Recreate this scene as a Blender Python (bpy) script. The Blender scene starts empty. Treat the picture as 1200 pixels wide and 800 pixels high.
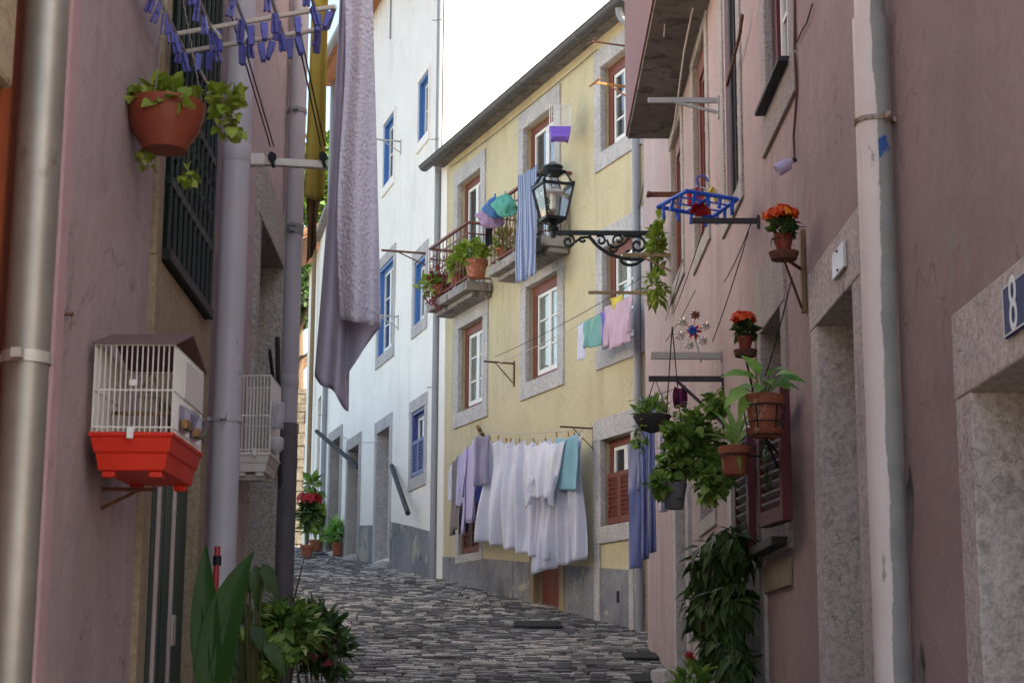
import bpy, bmesh, math, random
from mathutils import Vector, Matrix
V = Vector
R_ = random.Random(11)
PI = math.pi
SC = bpy.context.scene
COL = SC.collection
UPZ = V((0, 0, 1))

# ------------------------------------------------------------------ camera model (photo pixels 1200 x 800)
EYE = V((0, 0, 1.65)); FPX = 2023.0
PITCH = math.radians(10.9); ROLL = math.radians(0.3)
CF = V((0, math.cos(PITCH), math.sin(PITCH)))
_u = V((0, -math.sin(PITCH), math.cos(PITCH))); _r = V((1, 0, 0))
CU = _u * math.cos(ROLL) - _r * math.sin(ROLL)
CR = _r * math.cos(ROLL) + _u * math.sin(ROLL)

def ray(px, py):
    return CF + CR * ((px - 600) / FPX) + CU * ((400 - py) / FPX)

def at(px, py, Y):
    d = ray(px, py)
    return EYE + d * (Y / d.y)

class Fr:
    """an upright plane: s along it, z up, d out of it towards the street"""
    def __init__(self, O, t, n):
        self.O = V(O); self.O.z = 0
        self.t = V(t).normalized(); self.n = V(n).normalized()
    def P(self, s, z, d=0.0):
        p = self.O + self.t * s + self.n * d
        p.z = z
        return p
    def px(self, x, y, d=0.0):
        r = ray(x, y)
        k = (self.O + self.n * d - EYE).dot(self.n) / r.dot(self.n)
        p = EYE + r * k
        return (p - self.O).dot(self.t), p.z
    def at(self, x, y, d=0.0):
        s, z = self.px(x, y, d)
        return self.P(s, z, d)

RW = Fr((1.275, 0, 0), (.005, 1, 0), (-1, .005, 0))
LW = Fr((-.95, 0, 0), (-.025, 1, 0), (1, .025, 0))
YF = Fr(at(757, 790, 19.5), (-.3835, 1, 0), (-1, -.3835, 0))
YL = YF.px(513, 600)[0]
WH = Fr(YF.P(YL, 0), (-.285, 1, 0), (-1, -.285, 0))
WL = WH.px(382, 520)[0]
FH = Fr(WH.P(WL, 0), (-.2, 1, 0), (-1, -.2, 0))

GP = [(-300, -9), (-20, -2.2), (0, 0), (14.6, 1.65), (19.5, 2.13), (26.3, 3.06), (38, 4.32), (46, 4.95), (60, 5.6), (400, 12)]
def G(Y):
    for (a, za), (b, zb) in zip(GP, GP[1:]):
        if Y <= b:
            k = (Y - a) / (b - a)
            return za + (zb - za) * k
    return GP[-1][1]

# ------------------------------------------------------------------ mesh builder
class MB:
    def __init__(self):
        self.v = []; self.f = []; self.m = []; self.mi = 0
    def vert(self, p):
        self.v.append(V(p)); return len(self.v) - 1
    def face(self, pts):
        self.f.append([self.vert(p) for p in pts]); self.m.append(self.mi)
    def idx(self, ids):
        self.f.append(list(ids)); self.m.append(self.mi)
    def hexa(self, c):
        b = [self.vert(p) for p in c]
        for q in ((0, 1, 2, 3), (7, 6, 5, 4), (0, 4, 5, 1), (1, 5, 6, 2), (2, 6, 7, 3), (3, 7, 4, 0)):
            self.idx([b[i] for i in q])
    def box(self, fr, s0, s1, z0, z1, d0, d1):
        P = fr.P
        self.hexa([P(s0, z0, d0), P(s1, z0, d0), P(s1, z0, d1), P(s0, z0, d1),
                   P(s0, z1, d0), P(s1, z1, d0), P(s1, z1, d1), P(s0, z1, d1)])
        return self
    def obox(self, c, x, y, z):
        """box from centre and three half-axis vectors"""
        c = V(c)
        self.hexa([c - x - y - z, c + x - y - z, c + x + y - z, c - x + y - z,
                   c - x - y + z, c + x - y + z, c + x + y + z, c - x + y + z])
        return self
    def bar(self, a, b, w, h=None, up=UPZ):
        a = V(a); b = V(b); h = h or w
        d = (b - a); L = d.length
        if L < 1e-6: return self
        d.normalize()
        s = d.cross(up)
        if s.length < 1e-4: s = d.cross(V((1, 0, 0)))
        s.normalize(); u = s.cross(d)
        return self.obox((a + b) / 2, d * (L / 2), s * (w / 2), u * (h / 2))
    def tube(self, pts, r, n=8, cap=True):
        pts = [V(p) for p in pts]; k = len(pts)
        rr = r if isinstance(r, (list, tuple)) else [r] * k
        prev = None; rings = []
        for i, p in enumerate(pts):
            d = (pts[min(i + 1, k - 1)] - pts[max(i - 1, 0)])
            if d.length < 1e-9: d = V((0, 0, 1))
            d.normalize()
            if prev is None:
                a = d.cross(UPZ)
                if a.length < 1e-3: a = d.cross(V((1, 0, 0)))
            else:
                a = prev - d * prev.dot(d)
                if a.length < 1e-5: a = d.cross(V((1, .3, 0)))
            a.normalize(); prev = a; b = d.cross(a)
            rings.append([self.vert(p + (a * math.cos(2 * PI * j / n) + b * math.sin(2 * PI * j / n)) * rr[i]) for j in range(n)])
        for i in range(k - 1):
            for j in range(n):
                self.idx((rings[i][j], rings[i][(j + 1) % n], rings[i + 1][(j + 1) % n], rings[i + 1][j]))
        if cap:
            self.idx(rings[0][::-1]); self.idx(rings[-1])
        return self
    def lathe(self, o, prof, n=24, sy=1.0, capb=True, capt=False, ax=None):
        o = V(o); rings = []
        if ax is None: X, Y, Z = V((1, 0, 0)), V((0, 1, 0)), UPZ
        else:
            Z = V(ax).normalized(); X = Z.cross(V((.3, .9, .1))).normalized(); Y = Z.cross(X)
        for r, z in prof:
            rings.append([self.vert(o + X * (r * math.cos(2 * PI * j / n)) + Y * (r * sy * math.sin(2 * PI * j / n)) + Z * z) for j in range(n)])
        for i in range(len(rings) - 1):
            for j in range(n):
                self.idx((rings[i][j], rings[i][(j + 1) % n], rings[i + 1][(j + 1) % n], rings[i + 1][j]))
        if capb: self.idx(rings[0][::-1])
        if capt: self.idx(rings[-1])
        return self
    def ball(self, o, r, n=8, sz=1.0):
        prof = [(max(1e-4, r * math.sin(PI * i / (n // 2 + 2))), -r * sz * math.cos(PI * i / (n // 2 + 2))) for i in range(n // 2 + 3)]
        return self.lathe(o, prof, n, capb=False)
    def grid(self, fn, nu, nv):
        ids = [[self.vert(fn(i / nu, j / nv)) for j in range(nv + 1)] for i in range(nu + 1)]
        for i in range(nu):
            for j in range(nv):
                self.idx((ids[i][j], ids[i + 1][j], ids[i + 1][j + 1], ids[i][j + 1]))
        return self
    def leaf(self, p, d, up, L, W, curl=.3, seg=3, shape=.5, fold=.25):
        """one bent, folded leaf: strip of three vertices across"""
        p = V(p); d = V(d).normalized()
        s = d.cross(up)
        if s.length < 1e-3: s = d.cross(V((1, .2, 0)))
        s.normalize(); u = s.cross(d).normalized()
        rows = []
        q = V(p); dd = d.copy()
        for i in range(seg + 1):
            k = i / seg
            w = W * (math.sin(PI * (k ** shape)) if 0 < k < 1 else 0.06) * .5
            uu = s.cross(dd).normalized()
            rows.append((self.vert(q - s * w + uu * (w * fold)), self.vert(q), self.vert(q + s * w + uu * (w * fold))))
            dd = (dd - u * (curl / seg * 1.6)).normalized()
            q = q + dd * (L / seg)
        for a, b in zip(rows, rows[1:]):
            self.idx((a[0], a[1], b[1], b[0])); self.idx((a[1], a[2], b[2], b[1]))
        return self
    def build(self, name, mat, parent=None, smooth=False, bevel=0, solid=0, sub=0, origin=None):
        me = bpy.data.meshes.new(name)
        base = ORG.get(parent) if parent is not None else None
        if base is None:
            base = V(origin) if origin is not None else self.foot()
        me.from_pydata([tuple(p - base) for p in self.v], [], self.f)
        mats = mat if isinstance(mat, (list, tuple)) else [mat]
        for m in mats: me.materials.append(m)
        if len(mats) > 1: me.polygons.foreach_set('material_index', self.m)
        bm = bmesh.new(); bm.from_mesh(me)
        bmesh.ops.remove_doubles(bm, verts=bm.verts, dist=1e-5)
        bmesh.ops.recalc_face_normals(bm, faces=bm.faces)
        bm.to_mesh(me); bm.free()
        if smooth: me.polygons.foreach_set('use_smooth', [True] * len(me.polygons))
        o = bpy.data.objects.new(name, me); COL.objects.link(o)
        if parent is not None: o.parent = parent
        else: o.location = base
        ORG[o] = base
        if bevel:
            md = o.modifiers.new('bevel', 'BEVEL'); md.width = bevel; md.segments = 2; md.limit_method = 'ANGLE'; md.angle_limit = .6
        if solid:
            md = o.modifiers.new('solid', 'SOLIDIFY'); md.thickness = solid; md.offset = 0
        if sub:
            md = o.modifiers.new('sub', 'SUBSURF'); md.levels = sub; md.render_levels = sub
        if smooth and not sub:
            try: me.set_sharp_from_angle(angle=.7)
            except Exception: pass
        return o
    def foot(self):
        xs = [p.x for p in self.v]; ys = [p.y for p in self.v]; zs = [p.z for p in self.v]
        return V(((min(xs) + max(xs)) / 2, (min(ys) + max(ys)) / 2, min(zs)))

ORG = {}
def tag(o, label=None, cat=None, group=None, kind=None):
    if label: o['label'] = label
    if cat: o['category'] = cat
    if group: o['group'] = group
    if kind: o['kind'] = kind
    return o
def thing(name, loc, label, cat, group=None):
    o = bpy.data.objects.new(name, None); COL.objects.link(o)
    o.empty_display_size = .1
    o.location = V(loc); ORG[o] = V(loc)
    return tag(o, label, cat, group)

# ------------------------------------------------------------------ materials
def lin(h):
    h = h.lstrip('#')
    c = [int(h[i:i + 2], 16) / 255 for i in (0, 2, 4)]
    return tuple((x / 12.92 if x <= .04045 else ((x + .055) / 1.055) ** 2.4) for x in c) + (1,)
def mul(c, k): return (c[0] * k, c[1] * k, c[2] * k, 1)
class NT:
    def __init__(self, name):
        self.m = bpy.data.materials.new(name); self.m.use_nodes = True
        self.t = self.m.node_tree; self.N = self.t.nodes; self.L = self.t.links
        self.b = self.N['Principled BSDF']
    def n(self, ty, **kw):
        x = self.N.new(ty)
        for k, v in kw.items():
            if k in x.inputs: x.inputs[k].default_value = v
            else: setattr(x, k, v)
        return x
    def l(self, a, b): self.L.new(a, b)
    def pos(self, sc=(1, 1, 1)):
        g = self.n('ShaderNodeNewGeometry'); mp = self.n('ShaderNodeMapping'); mp.inputs['Scale'].default_value = sc
        self.l(g.outputs['Position'], mp.inputs['Vector']); return mp.outputs['Vector']
    def noise(self, sc, det=6, rough=.6, vec=None, dist=0):
        x = self.n('ShaderNodeTexNoise'); x.inputs['Scale'].default_value = sc; x.inputs['Detail'].default_value = det
        x.inputs['Roughness'].default_value = rough; x.inputs['Distortion'].default_value = dist
        self.l(vec if vec is not None else self.pos(), x.inputs['Vector']); return x.outputs['Fac']
    def ramp(self, fac, a, b, ca=(0, 0, 0, 1), cb=(1, 1, 1, 1)):
        r = self.n('ShaderNodeValToRGB'); e = r.color_ramp.elements
        e[0].position = a; e[0].color = ca; e[1].position = b; e[1].color = cb
        self.l(fac, r.inputs['Fac']); return r.outputs['Color']
    def mix(self, fac, a, b, mode='MIX'):
        x = self.n('ShaderNodeMix', data_type='RGBA', blend_type=mode)
        for s, val in ((0, fac), (6, a), (7, b)):
            if hasattr(val, 'is_linked') or hasattr(val, 'links'): self.l(val, x.inputs[s])
            else: x.inputs[s].default_value = val
        return x.outputs[2]
    def bump(self, h, st=.3, dist=.02, nrm=None):
        x = self.n('ShaderNodeBump'); x.inputs['Strength'].default_value = st; x.inputs['Distance'].default_value = dist
        self.l(h, x.inputs['Height'])
        if nrm is not None: self.l(nrm, x.inputs['Normal'])
        return x.outputs['Normal']
    def out(self, c, rough=.8, nrm=None, metal=0, spec=.3):
        if hasattr(c, 'links'): self.l(c, self.b.inputs['Base Color'])
        else: self.b.inputs['Base Color'].default_value = c
        if hasattr(rough, 'links'): self.l(rough, self.b.inputs['Roughness'])
        else: self.b.inputs['Roughness'].default_value = rough
        self.b.inputs['Metallic'].default_value = metal
        self.b.inputs['Specular IOR Level'].default_value = spec
        if nrm is not None: self.l(nrm, self.b.inputs['Normal'])
        return self.m

def plaster(name, c, c2, stain, st=.35, bump=.35, peel=None, patch=.62, crack=.55):
    t = NT(name)
    base = t.mix(t.ramp(t.noise(.9, 9, .65), .35, .68), c, c2)
    streak = t.noise(1.0, 6, .62, t.pos((2.6, 2.6, .32)), 1.1)
    area = t.ramp(t.noise(.55, 4, .5), .42, .62)
    sm = t.n('ShaderNodeMath', operation='MULTIPLY'); t.l(t.ramp(streak, .46, .74, (0, 0, 0, 1), (st, st, st, 1)), sm.inputs[0]); t.l(area, sm.inputs[1])
    base = t.mix(sm.outputs[0], base, stain)
    blot = t.noise(2.3, 9, .72, None, .6)
    base = t.mix(t.ramp(blot, .56, .7, (0, 0, 0, 1), (st * .45, st * .45, st * .45, 1)), base, stain)
    crk = t.n('ShaderNodeTexVoronoi', feature='DISTANCE_TO_EDGE'); crk.inputs['Scale'].default_value = .9
    wv = t.n('ShaderNodeVectorMath', operation='ADD'); nc = t.n('ShaderNodeTexNoise'); nc.inputs['Scale'].default_value = 3.0; nc.inputs['Detail'].default_value = 6
    pv = t.pos((1, 1, .7)); t.l(pv, nc.inputs['Vector']); t.l(nc.outputs['Color'], wv.inputs[0]); t.l(pv, wv.inputs[1]); t.l(wv.outputs[0], crk.inputs['Vector'])
    cm = t.n('ShaderNodeMath', operation='MULTIPLY'); t.l(t.ramp(crk.outputs['Distance'], .0, .005, (crack, crack, crack, 1), (0, 0, 0, 1)), cm.inputs[0]); t.l(t.ramp(t.noise(.8, 3), .46, .54), cm.inputs[1])
    base = t.mix(cm.outputs[0], base, mul(stain, .45))
    fine = t.noise(28, 6, .7)
    base = t.mix(t.ramp(fine, .3, .75, (0, 0, 0, 1), (.22, .22, .22, 1)), base, stain)
    if peel:
        pn = t.noise(1.7, 10, .62, dist=.4)
        base = t.mix(t.ramp(pn, patch, patch + .025), base, peel)
    spk = t.noise(110, 3, .6)
    base = t.mix(t.ramp(spk, .70, .78, (0, 0, 0, 1), (.25, .25, .25, 1)), base, mul(c, 1.7))
    n1 = t.bump(t.noise(7, 8, .6), bump * .8, .05)
    n2 = t.bump(t.noise(90, 6, .75), bump, .006, n1)
    return t.out(base, .9, n2, spec=.15)

def stone(name, c, c2, dark, bump=.6, sc=55, cov=.5, crack=0):
    t = NT(name)
    base = t.mix(t.ramp(t.noise(2.2, 8, .7), .32, .7), c, c2)
    if crack:
        crk = t.n('ShaderNodeTexVoronoi', feature='DISTANCE_TO_EDGE'); crk.inputs['Scale'].default_value = 7
        wv = t.n('ShaderNodeVectorMath', operation='ADD'); nc = t.n('ShaderNodeTexNoise'); nc.inputs['Scale'].default_value = 9; nc.inputs['Detail'].default_value = 7
        ns = t.n('ShaderNodeVectorMath', operation='SCALE'); ns.inputs['Scale'].default_value = .35
        pv = t.pos((1, 1, .8)); t.l(pv, nc.inputs['Vector']); t.l(nc.outputs['Color'], ns.inputs[0]); t.l(ns.outputs[0], wv.inputs[0]); t.l(pv, wv.inputs[1]); t.l(wv.outputs[0], crk.inputs['Vector'])
        cm = t.n('ShaderNodeMath', operation='MULTIPLY'); t.l(t.ramp(crk.outputs['Distance'], .0, .03, (crack, crack, crack, 1), (0, 0, 0, 1)), cm.inputs[0]); t.l(t.ramp(t.noise(2.5, 4), .45, .58), cm.inputs[1])
        base = t.mix(cm.outputs[0], base, dark)
        base = t.mix(t.ramp(t.noise(3.1, 9, .7, t.pos((1, 1, .6))), .60, .68, (0, 0, 0, 1), (.7, .7, .7, 1)), base, dark)
    g = t.noise(sc, 4, .75)
    base = t.mix(t.ramp(g, .36, .56, (cov, cov, cov, 1), (0, 0, 0, 1)), base, dark)
    st = t.noise(1.5, 8, .7, t.pos((3, 3, .5)))
    base = t.mix(t.ramp(st, .55, .8, (0, 0, 0, 1), (.45, .45, .45, 1)), base, dark)
    n1 = t.bump(t.noise(6, 8, .6), bump * .5, .05)
    n2 = t.bump(g, bump, .008, n1)
    return t.out(base, .9, n2, spec=.2)

def plain(name, c, rough=.6, var=.18, sc=14, metal=0, bump=.1, spec=.3, worn=None, wc=.62):
    t = NT(name)
    n = t.noise(sc, 6, .65)
    base = t.mix(t.ramp(n, .3, .72), mul(c, 1 - var), mul(c, 1 + var))
    if worn is not None:
        base = t.mix(t.ramp(t.noise(sc * 1.3, 9, .7, t.pos((1, 1, .6))), wc, wc + .05), base, worn)
    return t.out(base, rough, t.bump(n, bump, .01), metal, spec)

def leafmat(name, c1, c2, c3=None, rough=.5):
    t = NT(name)
    g = t.n('ShaderNodeNewGeometry')
    r = t.n('ShaderNodeValToRGB'); e = r.color_ramp.elements
    e[0].color = c1; e[0].position = 0; e[1].color = c2; e[1].position = .8 if c3 else 1
    if c3:
        x = e.new(1.0); x.color = c3
    t.l(g.outputs['Random Per Island'], r.inputs['Fac'])
    col = t.mix(t.ramp(t.noise(40, 3), .4, .7, (0, 0, 0, 1), (.35, .35, .35, 1)), r.outputs['Color'], mul(c1, .6))
    col = t.mix(t.ramp(t.noise(14, 6, .7), .6, .72, (0, 0, 0, 1), (.6, .6, .6, 1)), col, (c2[0] * 1.5, c2[1] * 1.05, c2[2] * .7, 1))
    t.out(col, rough, spec=.35)
    tr = t.n('ShaderNodeBsdfTranslucent'); t.l(col, tr.inputs['Color'])
    mx = t.n('ShaderNodeMixShader', Fac=.3); t.l(t.b.outputs[0], mx.inputs[1]); t.l(tr.outputs[0], mx.inputs[2])
    t.l(mx.outputs[0], t.N['Material Output'].inputs['Surface'])
    return t.m

def cloth(name, c, var=.06, crinkle=0.0, csc=40, transl=.25, stripes=None, checks=None):
    t = NT(name)
    n = t.noise(6, 5, .6)
    base = t.mix(t.ramp(n, .3, .7), mul(c, 1 - var), mul(c, 1 + var))
    if stripes:
        tc = t.n('ShaderNodeUVMap'); 
        w = t.n('ShaderNodeTexWave', wave_type='BANDS', bands_direction='X'); w.inputs['Scale'].default_value = stripes[1]
        t.l(tc.outputs[0], w.inputs['Vector'])
        base = t.mix(t.ramp(w.outputs['Fac'], .5, .56), base, stripes[0])
        w2 = t.n('ShaderNodeTexWave', wave_type='BANDS', bands_direction='Y'); w2.inputs['Scale'].default_value = stripes[1] * 3.1
        t.l(tc.outputs[0], w2.inputs['Vector'])
        f2 = t.n('ShaderNodeMath', operation='MULTIPLY'); t.l(t.ramp(w.outputs['Fac'], .12, .1), f2.inputs[0]); t.l(t.ramp(w2.outputs['Fac'], .4, .5), f2.inputs[1])
        base = t.mix(f2.outputs[0], base, stripes[2])
    nr = t.bump(t.noise(240, 2, .5), .12, .002)
    nr = t.bump(t.noise(9, 4, .5), .25, .02, nr)
    if crinkle:
        vv = t.n('ShaderNodeTexVoronoi', feature='SMOOTH_F1'); vv.inputs['Scale'].default_value = csc
        t.l(t.pos((1, 1, .8)), vv.inputs['Vector'])
        nr = t.bump(vv.outputs['Distance'], crinkle, .012, nr)
    t.out(base, .95, nr, spec=.1)
    tr = t.n('ShaderNodeBsdfTranslucent'); t.l(base, tr.inputs['Color'])
    mx = t.n('ShaderNodeMixShader', Fac=transl); t.l(t.b.outputs[0], mx.inputs[1]); t.l(tr.outputs[0], mx.inputs[2])
    t.l(mx.outputs[0], t.N['Material Output'].inputs['Surface'])
    return t.m

def glass(name, tint=(.8, .84, .84, 1)):
    t = NT(name)
    tr = t.n('ShaderNodeBsdfTransparent'); tr.inputs['Color'].default_value = tint
    gl = t.n('ShaderNodeBsdfGlossy'); gl.inputs['Roughness'].default_value = .03
    lw = t.n('ShaderNodeLayerWeight', Blend=.5); pw_ = t.n('ShaderNodeMath', operation='POWER'); t.l(lw.outputs['Facing'], pw_.inputs[0]); pw_.inputs[1].default_value = 3.2
    fr = t.n('ShaderNodeMath', operation='MULTIPLY_ADD', use_clamp=True); t.l(pw_.outputs[0], fr.inputs[0]); fr.inputs[1].default_value = .75; fr.inputs[2].default_value = .05
    nr = t.bump(t.noise(2.5, 2, .4), .05, .05); t.l(nr, gl.inputs['Normal']); 
    mx = t.n('ShaderNodeMixShader'); t.l(fr.outputs[0], mx.inputs[0]); t.l(tr.outputs[0], mx.inputs[1]); t.l(gl.outputs[0], mx.inputs[2])
    t.l(mx.outputs[0], t.N['Material Output'].inputs['Surface'])
    return t.m

M = {}
M['pink'] = plaster('pink_plaster', lin('#b9a6a8'), lin('#a99698'), lin('#7b6c6c'), .55, .45, lin('#a59996'), .645)
M['pinkr'] = plaster('rose_plaster', lin('#bca7a5'), lin('#ab9694'), lin('#7d6d6b'), .5, .4, lin('#a99e98'), .635)
M['orange'] = plaster('orange_plaster', lin('#9a5030'), lin('#8c4628'), lin('#7a3c24'), .3, .3)
M['yellow'] = plaster('yellow_plaster', lin('#cdc19f'), lin('#c0b391'), lin('#8c7e68'), .65, .2, lin('#b9ad90'), .65)
M['white'] = plaster('white_plaster', lin('#f6f1e8'), lin('#ece7df'), lin('#c4bfb6'), .5, .15)
M['greyplinth'] = plaster('grey_plinth', lin('#9c9ca0'), lin('#74757a'), lin('#3a3732'), 1.3, .7, lin('#aaa397'), .585)
M['beigepatch'] = plaster('ochre_patch', lin('#a3977f'), lin('#988c74'), lin('#70685a'), .5, .3)
M['granite'] = stone('granite', lin('#c0b9b4'), lin('#a59e99'), lin('#5f5a56'), .8, 70, .65)
M['granitewarm'] = stone('warm_stone', lin('#a8977e'), lin('#948470'), lin('#5d5144'), .7, 45, .45)
M['limestone'] = stone('pale_stone', lin('#c8c3c0'), lin('#aaa5a4'), lin('#7d7877'), .7, 24, .5)
M['granlight'] = stone('light_granite', lin('#e6ded8'), lin('#cfc6c0'), lin('#7d7571'), 1.0, 44, .5, .7)
M['rubble'] = stone('rubble_stone', lin('#8f8778'), lin('#746c5e'), lin('#48423a'), .9, 9, .6)
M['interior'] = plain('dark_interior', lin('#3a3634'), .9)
M['concrete'] = plain('concrete', lin('#8d8682'), .9, .25, 5, bump=.4, worn=lin('#5c5652'), wc=.55)
M['soffit'] = plain('stained_concrete', lin('#736e6a'), .9, .25, 4, bump=.4, worn=lin('#55504c'), wc=.54)
M['redwood'] = plain('red_paint', lin('#764339'), .55, .15, 20, worn=lin('#6a4a42'), wc=.66)
M['darkred'] = plain('dark_red_paint', lin('#5d2530'), .5, .18, 18, worn=lin('#46262a'), wc=.62)
M['whitewood'] = plain('white_paint', lin('#e4e2de'), .5, .05, 16, worn=lin('#b0aaa2'), wc=.7)
M['bluewood'] = plain('blue_paint', lin('#4a78b2'), .5, .1, 16)
M['bluedark'] = plain('dark_blue_paint', lin('#46528a'), .5, .12, 16)
M['greendoor'] = plain('green_paint', lin('#1f3d36'), .4, .15, 16, worn=lin('#16292a'), wc=.6)
M['iron'] = plain('black_iron', lin('#23282a'), .5, .2, 30, metal=.3)
M['rust'] = plain('rusty_iron', lin('#6b4638'), .8, .3, 26, worn=lin('#3c2e2a'), wc=.55)
M['railred'] = plain('brown_iron', lin('#6e4238'), .6, .2, 26)
M['steel'] = plain('painted_steel', lin('#a9a6a2'), .55, .15, 20, metal=.4, worn=lin('#7a6a5a'), wc=.66)
M['galv'] = plain('zinc_pipe', lin('#8e8a85'), .48, .2, 4, metal=.6, worn=lin('#7a746d'), wc=.62, bump=.05)
M['lilacpipe'] = plain('lilac_grey_paint', lin('#b3b0b9'), .4, .06, 6, bump=.05, worn=lin('#8c8894'), wc=.62)
M['greypipe'] = plain('grey_pvc', lin('#8b8d92'), .45, .08, 6, bump=.05)
M['darkpipe'] = plain('dark_zinc', lin('#55565a'), .5, .15, 8, metal=.3)
M['pipeboot'] = plain('grey_iron_pipe', lin('#625f66'), .6, .15, 8)
M['castiron'] = plain('cast_iron', lin('#413e40'), .7, .2, 12)
M['terra'] = plain('terracotta', lin('#9a5a44'), .8, .2, 9, bump=.15, worn=lin('#b5907c'), wc=.57)
M['terradark'] = plain('brown_plastic', lin('#8a4434'), .45, .08, 9)
M['plasticred'] = plain('red_plastic', lin('#cf2f1e'), .42, .08, 12, worn=lin('#b0402e'), wc=.64)
M['wirewhite'] = plain('white_wire', lin('#d9d6d2'), .4, .06, 20)
M['cagewhite'] = plain('white_plastic', lin('#d4d0d0'), .4, .05, 9)
M['cageroof'] = plain('mauve_plastic', lin('#6e5556'), .5, .08, 9)
M['pegblue'] = plain('blue_plastic', lin('#6066b4'), .4, .1, 20)
M['hangerblue'] = plain('bright_blue_plastic', lin('#1d5fd0'), .4, .06, 20)
M['pegwood'] = plain('peg_wood', lin('#a06a3a'), .7, .2, 20)
M['alu'] = plain('aluminium', lin('#c9c4bc'), .4, .1, 12, metal=.5)
M['rope'] = plain('rope', lin('#b5aea4'), .9, .1, 40)
M['ropedark'] = plain('dark_cord', lin('#3c3838'), .9, .1, 40)
M['soil'] = plain('soil', lin('#3a2c22'), .95, .3, 40)
M['wood'] = plain('weathered_wood', lin('#8a7458'), .8, .25, 18, worn=lin('#5d4c3a'), wc=.6)
M['tile'] = plain('roof_tile', lin('#8b6a58'), .85, .3, 6, worn=lin('#5f5148'), wc=.55)
M['tilegrey'] = plain('grey_tile', lin('#6d6864'), .85, .25, 6, worn=lin('#4b4846'), wc=.55)
M['bark'] = plain('bark', lin('#5a4a3a'), .9, .3, 12, bump=.5)
M['signwhite'] = plain('enamel_white', lin('#d9d8d6'), .3, .04, 10)
M['signblue'] = plain('enamel_blue', lin('#27306a'), .55, .08, 10)
M['purpleplastic'] = plain('purple_plastic', lin('#7a58c8'), .4, .06, 9)
M['clearplastic'] = glass('clear_plastic', (.75, .75, .85, 1))
M['glass'] = glass('window_glass')
M['lampglass'] = glass('lamp_glass', (.86, .88, .86, 1))
M['seed'] = plain('bird_seed', lin('#b98a50'), .8, .3, 80)
M['mat'] = plain('drain_iron', lin('#2f2d2c'), .9, .2, 20)
M['stem'] = plain('plant_stem', lin('#5a5a34'), .7, .2, 30)
M['leafy'] = leafmat('yellow_green_leaves', lin('#6d8a2a'), lin('#a3b552'), lin('#7d7a36'))
M['leafd'] = leafmat('dark_leaves', lin('#32482a'), lin('#58783c'))
M['leafm'] = leafmat('mid_green_leaves', lin('#4d7430'), lin('#8fb254'), lin('#b0c66a'))
M['leafb'] = leafmat('bright_leaves', lin('#5a9640'), lin('#a2cc68'))
M['leafv'] = leafmat('variegated_leaves', lin('#40642c'), lin('#7aa044'), lin('#d0d88c'))
M['strap'] = leafmat('strap_leaves', lin('#2f5626'), lin('#416630'), rough=.5)
M['reddish'] = leafmat('red_leaves', lin('#7a3038'), lin('#9a5058'), lin('#5c6a34'))
M['flred'] = leafmat('red_petals', lin('#b41828'), lin('#d23a3a'))
M['florange'] = leafmat('orange_petals', lin('#e03a1c'), lin('#f06a2a'), lin('#ffb838'))
M['treeleaf'] = leafmat('tree_leaves', lin('#3a5a1e'), lin('#6a8c34'), lin('#88a84a'))
M['c_white'] = cloth('white_cotton', lin('#dcdeec'))
M['c_white2'] = cloth('fine_white_cotton', lin('#e4e6f0'))
M['c_lav'] = cloth('lavender_crepe', lin('#e6e4f2'), .04, .65, 75, .08)
M['c_lavplain'] = cloth('lavender_cloth', lin('#c6c4d8'), .06, transl=.1)
M['c_lilac'] = cloth('lilac_cotton', lin('#c2bde0'))
M['c_greylilac'] = cloth('grey_lilac_cotton', lin('#9a96b2'))
M['c_grey'] = cloth('taupe_cotton', lin('#8d8284'))
M['c_black'] = cloth('black_cotton', lin('#26232a'), transl=.05)
M['c_blue'] = cloth('blue_cotton', lin('#8f9cce'))
M['c_bluel'] = cloth('blue_lilac_cotton', lin('#b0b6d6'))
M['c_navy'] = cloth('navy_cotton', lin('#3a468e'))
M['c_turq'] = cloth('turquoise_cotton', lin('#94c4d2'))
M['c_teal'] = cloth('teal_cotton', lin('#86bcb6'))
M['c_purple'] = cloth('purple_cotton', lin('#8a7cc8'))
M['c_pink'] = cloth('pink_cotton', lin('#d8bccb'))
M['c_mustard'] = cloth('mustard_cotton', lin('#a8984e'), transl=.2)
M['c_mustard_shade'] = cloth('shaded_mustard_cotton', lin('#6a5640'), transl=.1)  # mustard cloth in shadow, the shade put into the base colour
M['plasticred2'] = plain('dark_red_plastic', lin('#a3202c'), .4, .08)
M['c_magenta'] = cloth('magenta_cotton', lin('#6e2f5a'))
M['c_yellow'] = cloth('pale_yellow_cotton', lin('#e0cc62'))
M['c_curtain'] = cloth('cream_curtain', lin('#e6dfc8'))
M['c_graybag'] = cloth('grey_bag_cloth', lin('#8a8790'))
M['c_mint'] = cloth('mint_plastic_film', lin('#74c4b4'), transl=.4)
M['c_sky'] = cloth('sky_blue_film', lin('#5c8ec2'), transl=.4)
M['c_pinkbag'] = cloth('pink_film', lin('#bda2c2'), transl=.4)
M['c_stripe'] = cloth('striped_cotton', lin('#b4c0d2'), stripes=(lin('#6f94bd'), 5.0, lin('#6a6484')))
M['bag'] = cloth('thin_white_film', lin('#d6d4da'), transl=.4)

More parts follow.
